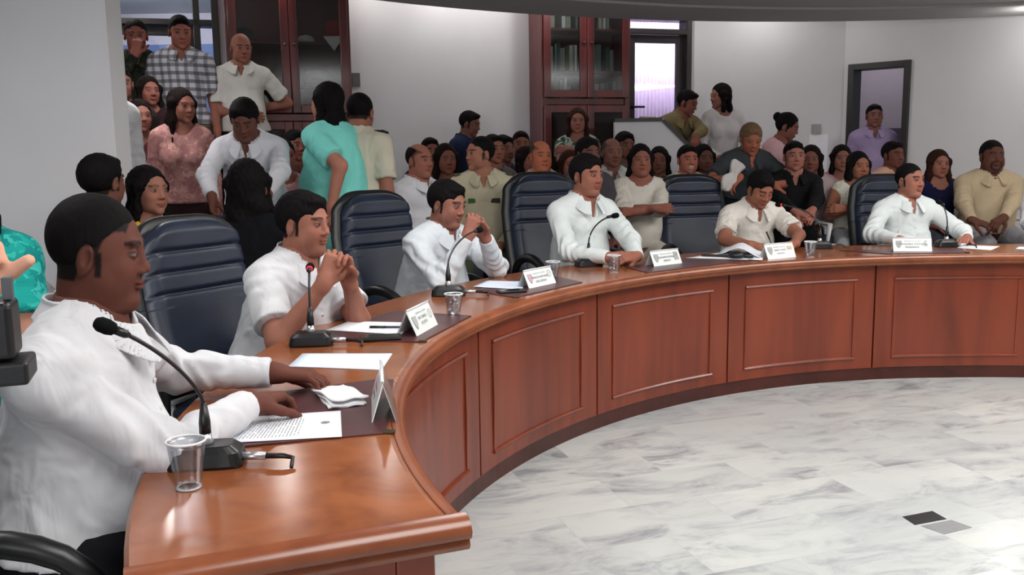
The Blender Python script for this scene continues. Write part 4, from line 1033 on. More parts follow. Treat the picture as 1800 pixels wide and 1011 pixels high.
officials[5] = person('man in a short-sleeved white shirt bending his head to write', (1.655, 6.06, 1.128), (.30, -.95), (.22, -.97), seat=.47, lean=.30, hpitch=.50, skin=(150, 100, 82), hair='full', fat=.35, res=.8, sleeve='short', topm=WS2,
    hp=dict(jaw=1.0, open=0), scale=.99, bot=(36, 38, 44),
    R=dict(w=(1.50, 5.66, .80), d=(.9, -.15, -.1), n=(0, -.3, -1), curl=(.6, .65, .7, .7), pole=(-1, .1, -.5)),
    L=dict(w=(1.79, 5.72, .80), d=(-.9, -.25, -.1), n=(0, 0, -1), curl=(.4, .45, .5, .5), pole=(1, .2, -.4)))
officials[6] = person('man with cropped hair in a white shirt with dark collar lining, looking right', (2.760, 6.32, 1.162), (.42, -.90), (.10, -1), seat=.47, lean=.12, hpitch=.0, skin=(158, 108, 92), hair='crop', fat=.45, res=.8, topm=fabric('crisp_white_shirt_cloth', (214, 221, 221)),
    hp=dict(jaw=1.0), scale=1.0, bot=(36, 38, 44),
    R=dict(w=(2.52, 5.90, .80), d=(.5, -.8, -.1), n=(0, 0, -1), pole=(-1, .1, -.6)),
    L=dict(w=(2.98, 5.93, .80), d=(-.6, -.7, -.1), n=(0, 0, -1), pole=(1, .1, -.6)))
officials[7] = person('person in white at the right edge of the photo, only a sleeve in view', (3.78, 6.30, 1.16), (-.2, -1), (-.15, -1), seat=.47, lean=.12, skin=(160, 110, 90), res=1.0, scale=1.0, bot=(36, 38, 44),
    R=dict(w=(3.37, 5.78, .80), d=(.5, -.6, -.1), n=(0, 0, -1), pole=(-1, .1, -.6)), L=None)

a_, b_ = officials[1]['HR'][10][:2]; a_ = Vector(a_) - Vector(officials[1]['loc']); b_ = Vector(b_) - Vector(officials[1]['loc']); e_ = (b_ - a_).normalized(); c_ = a_.lerp(b_, .62)
MB().tube([c_ - e_ * .003, c_ - e_ * .0015, c_ + e_ * .0015, c_ + e_ * .003], [.0092, .0102, .0102, .0092], 20).build('ring', mat('gold', srgb(200, 150, 80), .25, .5, .03, metal=.9), officials[1]['root'], smooth=True)
# ------------------------------------------------------------------ the public
def aud(label, px, py, D, fv, bv=None, fl=PLAT, stand=False, cloth=None, chair=None, **k):
    H = at(px, py, D); nm = 'seated'
    if stand: k.setdefault('scale', min(1.12, max(.86, (H.z - fl) / 1.55))) if not k.get('lean') or k.get('lean') < .2 else None
    else: k.setdefault('scale', .98)
    seat = None if stand else k.pop('seat', .44)
    if cloth: k['topm'] = cloth if not isinstance(cloth, tuple) else fabric('cloth_%d_%d_%d' % cloth, cloth)
    k.setdefault('res', 1.25)
    i = person(label, H, fv, bv, seat=seat, floor=fl, **k)
    if not stand and chair is not False: plastic(float(i['P'][0]) , float(i['P'][1]), fl, bv or fv, chair or 'white plastic chair under the ' + ' '.join(label.split()[:11]))
    return i
def lap(f, D=None): pass
# people standing on the left landing, in front of the glass door
CAMO = fabric('camouflage_cloth', (40, 46, 38), 'camo', (28, 30, 26), (62, 64, 50))
i = aud('man in dark camouflage standing by the glass door with a hand on his mouth', 239, 64, 7.25, (.35, -.9), (.3, -.95), .68, True, CAMO, skin=(140, 88, 78), hair='crop', sleeve='long', collar=False, hpitch=.15, bot=(40, 44, 38), hp=dict(jaw=1.0),
        R=dict(w=tuple(at(236, 97, 7.02)), d=(.2, .2, .9), n=(0, .9, .1), curl=(.8, .8, .8, .8), pole=(-.5, -.2, -1)))
i = aud('man in a black and white checked shirt standing on the landing', 317, 58, 7.2, (.45, -.85), (.35, -.9), .68, True, fabric('checked_cloth', (196, 196, 204), 'plaid', (36, 36, 44), (70, 70, 80)), skin=(150, 98, 84), hair='short', sleeve='short', hpitch=.22, bot=(110, 100, 84), hp=dict(jaw=1.05))
H3 = at(424, 86, 7.4)
i = aud('bald man in a short-sleeved white shirt with his hands behind his hips', 424, 86, 7.4, (.5, -.85), (.25, -.95), .68, True, (208, 205, 200), skin=(150, 100, 86), hair='none', hpitch=.15, bot=(34, 22, 22), sleeve='short', fat=.2,
        R=dict(w=tuple(at(432, 196, 7.3)), d=(.8, .2, -.3), n=(0, 1, 0), pole=(-1, .3, 0)), L=dict(w=tuple(at(452, 192, 7.6)), d=(-.8, .3, -.2), n=(0, -1, 0), pole=(1, .2, -.1)))
i = aud('woman with long dark hair in a pink lace blouse standing below the landing', 320, 188, 6.2, (.75, -.6), (.35, -.9), PLAT, True, fabric('pink_lace', (176, 128, 124), 'floral', (160, 112, 110), (196, 150, 142)), skin=(140, 92, 80), hair='long', hairc='brown', fem=True, top='blouse', sleeve='long', hpitch=.1, bot=(60, 40, 44), hp=dict(hairlen=.30))
i = aud('dark-haired woman in dark clothes on the landing steps under the camouflaged man', 262, 162, 6.7, (.6, -.7), (.3, -.9), .42, True, (48, 30, 34), skin=(142, 92, 82), hair='long', hairc='brown', fem=True, top='blouse', bot=(30, 28, 32))
i = aud('woman with tied-back hair in a dark red top near the end of the left wall', 246, 206, 6.3, (.6, -.75), (.4, -.9), PLAT, True, (78, 38, 44), skin=(146, 98, 88), hair='bun', hairc='brown', fem=True, top='blouse', bot=(30, 28, 32))
i = aud('man half hidden behind the end of the left wall, above the white sleeve', 211, 150, 6.5, (.5, -.85), (.4, -.9), PLAT, True, (44, 34, 36), skin=(120, 80, 70), hair='short', scale=1.06)
i = aud('person in loose white cloth mostly hidden behind the end of the left wall', 176, 132, 5.3, (.5, .6), (.6, -.5), PLAT, True, (206, 206, 210), skin=(130, 86, 72), hair='short', sleeve='long', collar=False, neckline=0)
# left foreground of the public
i = aud('person with short black hair seen from behind, just over the nearest man', 182, 322, 3.95, (.3, .8), (.9, -.1), 0, False, (60, 66, 90), skin=(110, 72, 60), hair='full', seat=.42)
i = aud('woman with long dark hair and a yellow top looking right', 262, 338, 4.25, (.85, -.5), (.8, -.5), 0, False, (206, 180, 40), skin=(150, 104, 88), hair='long', fem=True, top='blouse', seat=.40, hp=dict(hairlen=.22, lockf=-.01))
i = aud('person with a big mass of black hair seen from behind in black clothes', 436, 330, 4.5, (-.15, 1), (.1, .9), 0, False, (14, 14, 18), skin=(120, 80, 66), hair='bob', fem=True, top='blouse', seat=.42, scale=1.12, hp=dict(hairlen=.14), sleeve='long')
i = aud('person in a teal lace blouse at the left edge of the photo', -66, 338, 2.95, (.3, -.9), (.45, -.88), 0, False, fabric('teal_lace', (30, 150, 142), 'floral', (24, 128, 124), (60, 176, 166)), skin=(170, 122, 104), hair='long', fem=True, top='blouse', seat=.44, fat=.5, sleeve='short', L=None)
i = aud('man in a long-sleeved white shirt bending forward and looking down', 430, 212, 5.45, (.10, -1), (.05, -1), PLAT, True, (200, 200, 206), skin=(104, 68, 58), hair='full', sleeve='long', lean=.42, hpitch=.55, fat=.5, scale=1.0, bot=(34, 36, 44), hipback=.0,
        R=dict(w=tuple(at(372, 345, 5.1)), d=(.2, -.3, -.9), n=(.8, 0, 0), pole=(-.8, .3, 0)), L=dict(w=tuple(at(470, 340, 5.1)), d=(-.3, -.3, -.8), n=(-.8, 0, 0), pole=(.8, .3, 0)))
i = aud('woman with dark hair peeping out between the bending man and the mint dress', 499, 276, 6.3, (.5, -.8), None, PLAT, False, (196, 150, 150), skin=(150, 96, 84), hair='bun', fem=True, top='blouse')
i = aud('dark-haired person low behind the woman in mint, left of her elbow', 520, 258, 6.8, (.6, -.7), None, PLAT, False, (70, 40, 44), skin=(130, 84, 72), hair='full')
MINT = fabric('mint_cloth', (124, 210, 200))
i = aud('woman in a mint green suit with long black hair turned away to the left', 574, 182, 5.6, (-.85, .42), (-.80, .55), PLAT, True, MINT, skin=(170, 116, 98), hair='long', fem=True, top='blouse', sleeve='short', fat=.95, bust=1.0, botm=MINT, scale=1.0, hp=dict(hairlen=.34, lockf=-.03), neckline=.5,
        L=dict(w=tuple(at(582, 366, 5.30)), d=(-.3, .0, -.9), n=(0, 1, 0), pole=(.6, -.4, -.2)))
KHAKI = fabric('khaki_uniform', (184, 176, 152)); 
pol = aud('uniformed officer in a pale khaki shirt with dark epaulettes walking away', 634, 200, 5.8, (.25, .95), (.35, .9), PLAT, True, fabric('pale_uniform', (192, 186, 168)), skin=(150, 100, 84), hair='crop', sleeve='short', lean=.16, scale=1.02, hpitch=.2, bot=(60, 66, 54))
def epaulettes(i, mt=None):
    mt = mt or mat('epaulette_cloth', srgb(34, 34, 30), .8, .2)
    for sd, S in ((1, i['SR']), (-1, i['SL'])):
        c = Vector(S) + Vector(i['ut']) * .076 - Vector(i['r']) * sd * .035; rr = Vector(i['r']) * sd; ff = Vector(i['fw']); uu = Vector(i['ut']) - rr * .25
        M = Matrix(((rr.x, ff.x, uu.x, c.x), (rr.y, ff.y, uu.y, c.y), (rr.z, ff.z, uu.z, c.z), (0, 0, 0, 1)))
        M = Matrix.Translation(-Vector(i['loc'])) @ M
        MB().box(-.055, .055, -.033, .033, -.008, .006, M).build('epaulette', mt, i['root'], bevel=.003)
epaulettes(pol)
def aud_simple(rows):
    for (lab, px, py, D, fv, skin, hair, hc, fem, cl, kw) in rows:
        aud(lab, px, py, D, fv, None, PLAT, False, cl, skin=skin, hair=hair, hairc=hc, fem=fem, top='blouse' if fem else 'shirt', **kw)
aud_simple([
 ('balding man in a white shirt just left of the turned policeman', 738, 284, 6.05, (.75, -.6), (150, 98, 84), 'bald', 'brown', False, (206, 206, 212), dict(fat=.5, sleeve='long')),
 ('woman with dark wavy hair to the right of the balding man in white', 784, 282, 6.75, (.35, -.9), (122, 78, 66), 'long', 'brown', True, (54, 38, 42), dict(hp=dict(hairlen=.2))),
 ('dark-haired woman behind the balding man in white', 757, 268, 7.5, (.3, -.9), (130, 84, 72), 'short', 'brown', False, (50, 34, 38), {}),
 ('young man whose face shows just right of the turned policeman', 868, 264, 7.05, (.5, -.8), (146, 98, 82), 'short', 'black', False, (90, 86, 90), {}),
 ('man with neat black hair in a blue-grey shirt beside the policeman', 886, 264, 7.65, (.6, -.75), (130, 88, 74), 'full', 'black', False, (58, 64, 80), {}),
 ('smiling man with receding hair in the back row left of the right bookcase', 916, 255, 8.0, (.1, -1), (132, 86, 72), 'short', 'brown', False, (120, 112, 116), dict(hp=dict(lip=(.5, .4, .38)))),
 ('dark-haired woman low between the smiling man and the bald man', 927, 284, 7.45, (.6, -.75), (140, 92, 78), 'bob', 'brown', True, (60, 50, 56), {}),
 ('nearly bald man with a flushed face just above the chair of the talking man', 951, 276, 6.65, (.3, -.9), (176, 106, 80), 'bald', 'grey', False, (170, 160, 156), dict(fat=.5)),
 ('dark-haired woman with a fringe behind the speaker\'s left shoulder', 1002, 292, 7.1, (.2, -.95), (140, 90, 78), 'bob', 'auburn', True, (188, 184, 186), {}),
 ('person with dark bluish hair directly behind the speaker\'s head', 1034, 272, 6.5, (.4, -.8), (110, 72, 64), 'full', 'black', False, (70, 66, 72), {}),
 ('elderly bald man in pale clothes right of the speaker', 1076, 270, 7.1, (.2, -.95), (128, 88, 76), 'bald', 'grey', False, (196, 194, 190), {}),
 ('man with black hair in the back row, below the parapet', 1099, 258, 7.6, (.3, -.9), (112, 76, 64), 'full', 'black', False, (90, 84, 82), {}),
 ('woman with long black hair in profile behind the cream blouse', 1158, 284, 7.6, (-.2, -.95), (120, 80, 68), 'long', 'black', True, (150, 150, 140), dict(hp=dict(hairlen=.16))),
 ('dark-haired woman half hidden right of the smiling officer', 1237, 280, 7.55, (.2, -.95), (110, 72, 62), 'long', 'black', True, (150, 140, 140), dict(hp=dict(hairlen=.16))),
 ('woman with long curly hair at the right shoulder of the man in black', 1425, 282, 7.45, (-.3, -.9), (122, 80, 70), 'long', 'brown', True, (180, 160, 164), dict(hp=dict(hairlen=.2))),
 ('woman with long dark hair and a pink top beside the doorway', 1479, 280, 7.9, (-.15, -1), (140, 96, 84), 'long', 'brown', True, (190, 140, 146), dict(hp=dict(hairlen=.2), sleeve='long')),
 ('man in a peach shirt sitting in front of the lilac-shirted man', 1570, 274, 7.7, (.35, -.9), (112, 70, 58), 'short', 'black', False, (206, 160, 140), dict(fat=.3)),
 ('woman with long auburn hair in a navy sleeveless blouse', 1650, 290, 7.4, (.0, -1), (146, 98, 84), 'long', 'auburn', True, (24, 26, 58), dict(sleeve='none', hp=dict(hairlen=.28), neckline=2.0)),
])
i = aud('policeman in a khaki shirt turning his head to the left', 843, 272, 6.3, (-.75, -.5), (.1, -1), PLAT, False, KHAKI, skin=(156, 108, 88), hair='crop', fat=.4, bot=(70, 76, 58), scale=1.02, sleeve='long')
epaulettes(i, mat('olive_epaulette', srgb(70, 72, 54), .8, .2))
# chest patches of the policeman
for sx, c_ in ((-.075, srgb(60, 90, 60)), (.075, srgb(50, 50, 44))):
    c = Vector(i['B'](.72)) + Vector(i['r']) * sx * -1
    for st in range(60):
        if float(i['top'](np.array([c], f32))[0]) > 0.001: break
        c += Vector(i['fw']) * .004
    rr = Vector(i['r']); ff = Vector(i['fw']); uu = Vector(i['ut']); c -= Vector(i['loc'])
    M = Matrix(((rr.x, ff.x, uu.x, c.x), (rr.y, ff.y, uu.y, c.y), (rr.z, ff.z, uu.z, c.z), (0, 0, 0, 1)))
    MB().box(-.034, .034, -.012, .004, -.014, .016, M).build('chest_badge', mat('badge_%d' % int(sx > 0), c_, .7, .2), i['root'], bevel=.002)
i = aud('smiling uniformed officer in a pale shirt above the chair of the writing man', 1209, 282, 7.15, (.15, -1), None, PLAT, False, fabric('pale_uniform', (192, 186, 168)), skin=(160, 100, 84), hair='short', fat=.4, hp=dict(lip=(.55, .42, .4)))
epaulettes(i)
i = aud('man in a dark blue shirt standing in profile against the blank wall', 826, 219, 8.1, (.9, -.25), (.8, -.4), PLAT, True, (30, 38, 64), skin=(120, 80, 70), hair='short', sleeve='long', hpitch=.25, bot=(24, 26, 34))
fl_ = fabric('floral_cloth', (66, 78, 70), 'floral', (150, 164, 150), (44, 56, 50))
Hh = at(1015, 212, 8.1)
i = aud('woman in a green and white floral blouse standing in front of the right bookcase', 1015, 214, 8.1, (.0, -1), None, PLAT, True, fl_, skin=(146, 98, 86), hair='long', hairc='auburn', fem=True, top='blouse', sleeve='short', bot=(40, 36, 40), hp=dict(hairlen=.12),
        R=dict(w=tuple(at(1030, 258, 7.85)), d=(.9, .1, .1), n=(0, 1, 0), pole=(-1, 0, -.6)), L=dict(w=tuple(at(1002, 262, 7.85)), d=(-.9, .1, 0), n=(0, 1, 0), pole=(1, 0, -.6)))
CREAM = fabric('cream_knit', (206, 200, 190))
i = aud('woman in a cream knitted blouse sitting with folded arms right of the speaker', 1126, 283, 6.7, (.05, -1), (.05, -1), PLAT, False, CREAM, skin=(142, 92, 78), hair='long', hairc='black', fem=True, top='blouse', sleeve='elbow', fat=.9, botm=CREAM, hp=dict(hairlen=.14, lockf=-.03), seat=.42,
        R=dict(w=tuple(at(1150, 366, 6.35)), d=(.9, -.1, 0), n=(0, 1, 0), pole=(-1, 0, -.5)), L=dict(w=tuple(at(1118, 372, 6.35)), d=(-.9, -.1, 0), n=(0, 1, 0), pole=(1, 0, -.5)))
# two people on the right landing
p_ = at(1208, 182, 8.62)
i = aud('man in a tan jacket leaning down with a camera round his neck, by the parapet', 1208, 182, 8.62, (.75, -.5), (.35, -.9), .75, False, (118, 104, 74), skin=(128, 80, 68), hair='short', sleeve='long', lean=.42, hpitch=.35, bot=(50, 48, 44), scale=1.0,
        R=dict(w=tuple(at(1172, 226, 8.3)), d=(.3, -.6, -.5), n=(0, 0, -1), pole=(-1, .2, .2)), L=dict(w=tuple(at(1222, 240, 8.25)), d=(-.2, -.6, -.6), n=(0, 0, -1), pole=(1, .2, 0)))
cm = MB(); c = Vector(i['B'](.5)) + Vector(i['fw']) * .19
cm.box(-.045, .045, -.02, .02, -.03, .03).tube([(0, -.02, 0), (0, -.06, 0)], .025, 14); cmo = cm.build('camera', PLB, bevel=.004, loc=c); cmo.rotation_euler = (0, 0, face(-.35, .9)); tag(cmo, 'small black camera hanging on the chest of the man in the tan jacket', 'camera')
for sd in (-1, 1):
    q = Vector(i['N']) + Vector(i['r']) * sd * .06 + Vector(i['ut']) * .03; MB().tube([q - c, q - c + Vector(i['fw']) * .12 - Vector((0, 0, .10)), Vector((.04 * sd, 0, .02))], .005, 6).build('strap', BLK, cmo, smooth=True)
cmo.rotation_euler = (0, 0, 0)
i = aud('woman in a white blouse and jeans sitting on the right landing, looking left', 1266, 170, 8.75, (-.85, -.25), (.05, -1), .75, False, (200, 195, 196), skin=(150, 102, 90), hair='bob', fem=True, top='blouse', sleeve='long', hpitch=.1, botm=fabric('denim', (62, 70, 104)), hp=dict(hairlen=.13), seat=.42)
# people on the right
i = aud('brown-haired man bending in the aisle holding a white cloth', 1320, 246, 7.0, (.05, -1), (.2, -.9), PLAT, True, (52, 56, 60), skin=(150, 92, 72), hair='full', hairc='blond', sleeve='short', lean=.50, hpitch=.35, scale=.98, bot=(24, 26, 34),
        R=dict(w=tuple(at(1300, 312, 6.72)), d=(-.5, -.3, -.5), n=(0, 0, -1), pole=(-.8, .2, -.3)), L=dict(w=tuple(at(1360, 325, 6.8)), d=(.5, -.3, -.5), n=(0, 0, -1), pole=(.8, .2, -.3)))
b = MB(); rows = []
rnd = random.Random(4)
for a in range(13):
    rows.append([(.065 * math.cos(u * .52) * (.35 + .65 * abs(math.sin(PI * a / 7.3))) + rnd.uniform(-.014, .014), .035 * math.sin(u * .52) * (1 + .5 * math.sin(u * 2.1)), -.14 + .24 * a / 12 + rnd.uniform(-.012, .012)) for u in range(12)])
b.grid(rows, closed=True); b.f.append(tuple(range(12))); b.f.append(tuple(12 * 12 + k for k in reversed(range(12))))
o = b.build('cloth', CL, smooth=True, loc=at(1288, 306, 6.70), sub=1); o.rotation_euler = (0, .5, .2); tag(o, 'crumpled white cloth held by the bending brown-haired man', 'cloth')
i = aud('woman in a pink blouse with pinned-up black hair, standing in profile', 1384, 224, 7.85, (.85, -.45), (.6, -.7), PLAT, True, (196, 156, 162), skin=(126, 82, 72), hair='bun', fem=True, top='blouse', sleeve='short', hpitch=.35, lean=.18, scale=.97)
BLKC = fabric('black_cloth', (18, 18, 20))
i = aud('man in a black shirt and black trousers sitting with clasped hands', 1396, 276, 6.95, (-.05, -1), (-.05, -1), PLAT, False, BLKC, skin=(146, 98, 86), hair='short', sleeve='long', collar=True, botm=BLKC, fat=.3,
        R=dict(w=tuple(at(1402, 378, 6.45)), d=(.7, -.5, -.3), n=(0, .3, -.9), pole=(-1, 0, -.5), curl=(.7, .7, .7, .7)), L=dict(w=tuple(at(1428, 376, 6.45)), d=(-.7, -.5, -.3), n=(0, .3, -.9), pole=(1, 0, -.5), curl=(.7, .7, .7, .7)))
i = aud('woman with a black bob in a sleeveless white blouse, arms folded', 1509, 294, 7.2, (.15, -1), (-.15, -1), PLAT, False, fabric('white_floral', (212, 208, 196), 'floral', (196, 192, 172), (222, 218, 206)), skin=(150, 100, 80), hair='bob', fem=True, top='blouse', sleeve='none', hp=dict(hairlen=.07), bot=(180, 182, 186),
        R=dict(w=tuple(at(1512, 362, 6.93)), d=(.9, -.1, 0), n=(0, 1, 0), pole=(-1, 0, -.8)), L=dict(w=tuple(at(1488, 366, 6.93)), d=(-.9, -.1, 0), n=(0, 1, 0), pole=(1, 0, -.8)))
i = aud('man in a lilac shirt standing in the open doorway', 1537, 205, 9.05, (-.15, -1), None, PLAT, True, (158, 140, 176), skin=(130, 88, 78), hair='short', sleeve='long', fat=.3, bot=(60, 58, 70))
i = aud('heavy man in a beige shirt at the right, hands clasped between his knees', 1744, 276, 7.1, (-.05, -1), (-.1, -1), PLAT, False, fabric('beige_cloth', (176, 158, 130)), skin=(92, 58, 48), hair='crop', sleeve='long', fat=1.0, bot=(150, 148, 154), scale=1.06, hp=dict(beard=1, jaw=1.1), seat=.45,
        R=dict(w=tuple(at(1712, 404, 6.55)), d=(.7, -.4, -.3), n=(0, .3, -.9), pole=(-1, 0, -.3), curl=(.7, .7, .7, .7)), L=dict(w=tuple(at(1758, 404, 6.55)), d=(-.7, -.4, -.3), n=(0, .3, -.9), pole=(1, 0, -.3), curl=(.7, .7, .7, .7)))
# person with a black video camera at the left edge: only the hand and the camera reach into view
hw = at(-10, 575, 1.22)
i = person('person at the left edge raising a hand over a black video camera', (-1.12, 1.02, 1.60), (.9, .3), (.9, .3), seat=None, floor=0, lean=.0, skin=(206, 160, 138), hair='short', res=.7, scale=1.03, topm=fabric('black_cloth', (18, 18, 20)), sleeve='long', bot=(30, 30, 36),
           L=dict(w=tuple(hw + Vector((-.060, .0, .0))), d=(.15, .15, .95), n=(.95, -.2, 0), curl=(1.25, 1.25, 1.25, 1.25), pole=(-.2, .6, -1), thumb=(.1, .9)), R=None)

plastic(-1.52, 3.70, 0, (1, -.1), 'empty white plastic chair between the nearest man and the first blue-black chair')
plastic(-1.80, 3.25, 0, (1, .1), 'white plastic chair behind the head of the nearest man')
# ------------------------------------------------------------------ things on the table
ZT = .7602
def frame(p, yaw): return Matrix.Translation(p) @ Matrix.Rotation(yaw, 4, 'Z')
FOAM = mat('mic_foam', srgb(16, 16, 18), .9, .1, .2, 80, .5, 300); STEEL = mat('gooseneck_metal', srgb(60, 60, 64), .35, .5, .1, 200, metal=.7)
REDL = mat('red_ring_light', srgb(200, 20, 30), .4, .3, emit=(1, .03, .05, 1), es=1.6)
PLUG = mat('plug_metal', srgb(180, 180, 184), .3, .5, .05, 20, metal=.8)
def mic(base, yaw, tip, label, lit=False, plug=0, bl=.150, bw=.085, bh=.045, bend=.28):
    r = empty('microphone', (base[0], base[1], ZT)); tag(r, label, 'microphone', 'gooseneck microphones on the council table')
    Rz = Matrix.Rotation(yaw, 4, 'Z')
    b = MB(); q = []
    for z, g in ((0, 1.0), (.006, 1.03), (bh * .7, .95), (bh, .72)):
        q.append([Rz @ Vector((bl / 2 * g * math.copysign(abs(math.cos(t)) ** .35, math.cos(t)), bw / 2 * g * math.copysign(abs(math.sin(t)) ** .35, math.sin(t)), z)) for t in [2 * PI * (k + .5) / 28 for k in range(28)]])
    b.grid(q, closed=True); b.f.append(tuple(range(28))); b.f.append(tuple(3 * 28 + k for k in reversed(range(28))))
    b.build('base', PLB, r, smooth=False, bevel=.002)
    T = Vector(tip) - r.location; s0 = Vector((0, 0, bh)); hgt = T.z
    MB().lathe([(.014, 0), (.016, .004), (.013, .010), (.012, .022), (0, .022)], 16, (0, 0, bh)).build('collar_ring', PLUG, r, smooth=True)
    MB().tube([s0 + Vector((0, 0, .015)), s0 + Vector((0, 0, .045)), s0 + Vector((0, 0, .085))], [.012, .012, .0065], 12).build('stem_socket', PLB, r, smooth=True)
    a = s0 + Vector((0, 0, .08)); m1 = a + Vector((0, 0, hgt * bend)); d = (T - m1); m2 = m1 + d * .45 + Vector((0, 0, .035)); pts = []
    for k in range(25):
        t = k / 24; pts.append((1 - t) ** 3 * a + 3 * (1 - t) ** 2 * t * m1 + 3 * (1 - t) * t * t * m2 + t ** 3 * T)
    MB().tube(pts[:23], .0042, 8).build('gooseneck', STEEL, r, smooth=True)
    e = (pts[24] - pts[21]).normalized()
    MB().tube([T - e * .052, T - e * .044, T - e * .022], [.005, .0085, .0085], 12).build('capsule', PLB, r, smooth=True)
    if lit: MB().tube([T - e * .024, T - e * .012], [.0105, .0105], 14).build('light_ring', REDL, r, smooth=True)
    c = T; h = MB(); h.tube([c - e * .022, c - e * .018, c - e * .006, c + e * .010, c + e * .018, c + e * .021], [.006, .0125, .0150, .0145, .010, .003], 16); h.build('windscreen', FOAM, r, smooth=True)
    pd = Vector((math.cos(plug), math.sin(plug), 0)); z = Vector((0, 0, .018)); st = pd * (bl * .42)
    MB().tube([z + st, z + st + pd * .06], .0085, 12).build('plug', PLUG, r, smooth=True)
    MB().tube([z + st + pd * .055, z + st + pd * .095, z + st + pd * .115 - Vector((0, 0, .004)), z + st + pd * .12 + Vector((pd.y * .03, -pd.x * .03, -.014))], [.006, .0055, .0045, .004], 10).build('cable', PLB, r, smooth=True)
    return r
mic((-.632, 1.802), math.radians(8), tuple(at(184, 573, 1.66)), 'gooseneck microphone nearest the camera, bent towards the dark-skinned man', plug=math.radians(-2), bend=.12)
mic((-.675, 2.995), math.radians(6), tuple(at(545, 470, 3.06)), 'gooseneck microphone with a red-lit ring before the man with hands under his chin', True, plug=math.radians(-5), bl=.14)
mic((-.285, 4.04), math.radians(0), tuple(at(843, 404, 4.30)), 'gooseneck microphone before the man pressing hands to his mouth', plug=math.radians(-5))
mic((.430, 5.045), math.radians(20), tuple(at(1082, 379, 5.0)), 'gooseneck microphone tilted towards the man who is talking', plug=math.radians(-10), bl=.15)
mic((1.972, 5.80), math.radians(0), tuple(at(1368, 360, 5.95)), 'gooseneck microphone with a red ring on the far side, left of the crop-haired man', True, plug=math.radians(20))
mic((2.777, 5.786), math.radians(0), tuple(at(1650, 355, 5.86)), 'gooseneck microphone beside the rightmost name plate', plug=math.radians(-30), bl=.13)
# plastic cups
CUP = glass('clear_plastic_cup', (.90, .91, .92, 1), .18, .22, .22)
RIMM = mat('cup_rim_plastic', srgb(226, 228, 232), .3, .5, .02)
WAT = glass('water', (.94, .96, .97, 1), .05, .15, .3)
def cup(p, label, h=.088, water=.3):
    r = empty('plastic_cup', (p[0], p[1], ZT)); tag(r, label, 'cup', 'clear plastic cups on the council table')
    R_ = lambda z: .024 + .012 * z / h
    MB().lathe([(0, .003), (.022, .002), (.0235, 0)] + [(R_(h * k / 8), h * k / 8 + .001) for k in range(9)] + [(R_(h * k / 8) - .0011, h * k / 8 + .001) for k in range(8, -1, -1)] + [(0, .0042)], 36).build('cup_wall', CUP, r, smooth=True)
    MB().lathe([(.0355, h - .001), (.0375, h), (.0375, h + .003), (.0355, h + .004), (.0345, h + .002), (.0355, h - .001)], 36).build('rim', RIMM, r, smooth=True)
    if water: MB().lathe([(0, .0045), (R_(0) - .0013, .0045), (R_(h * water) - .0013, h * water), (0, h * water)], 32).build('water', WAT, r, smooth=True)
    MB().lathe([(.018, .0035), (.0235, .0035), (.0238, .0005), (.018, .0005)], 28).build('foot_ring', RIMM, r, smooth=True)
cup((-.623, 1.668), 'clear plastic cup nearest the camera, beside the microphone base', .092, 0)
cup((-.229, 3.519), 'clear plastic cup just behind the second name plate', .085, .8)
cup((.538, 4.759), 'clear plastic cup of water beside the folded hands of the man who talks', .09, .75)
cup((1.759, 5.33), 'clear plastic cup at the right end of the fifth name plate', .09, .5)
cup((.207, 4.55), 'clear plastic cup half hidden behind the third name plate', .085, .5)
# acrylic name plates
ACR = glass('acrylic', (.93, .96, .96, 1), .03, .3)
CARD = mat('name_card', srgb(228, 232, 230), .35, .4, .01, coat=.4)
INK = mat('grey_ink', srgb(110, 114, 116), .7, .2, .02); INK2 = mat('pale_ink', srgb(165, 168, 170), .7, .2, .02); CREST = mat('crest_rose', srgb(186, 160, 164), .7, .2, .05); CREST2 = mat('crest_grey', srgb(166, 168, 166), .7, .2, .05)
def text(body, size, M, m, parent, name='lettering', align='CENTER'):
    c = bpy.data.curves.new(name, 'FONT'); c.body = body; c.size = size; c.align_x = align; c.align_y = 'CENTER'; c.extrude = .0002; c.materials.append(m)
    o = bpy.data.objects.new(name, c); COL.objects.link(o); bpy.context.view_layer.update()
    me = bpy.data.meshes.new_from_object(o.evaluated_get(bpy.context.evaluated_depsgraph_get())); bpy.data.objects.remove(o); bpy.data.curves.remove(c)
    o = bpy.data.objects.new(name, me); COL.objects.link(o); o.parent = parent; o.matrix_local = M; return o
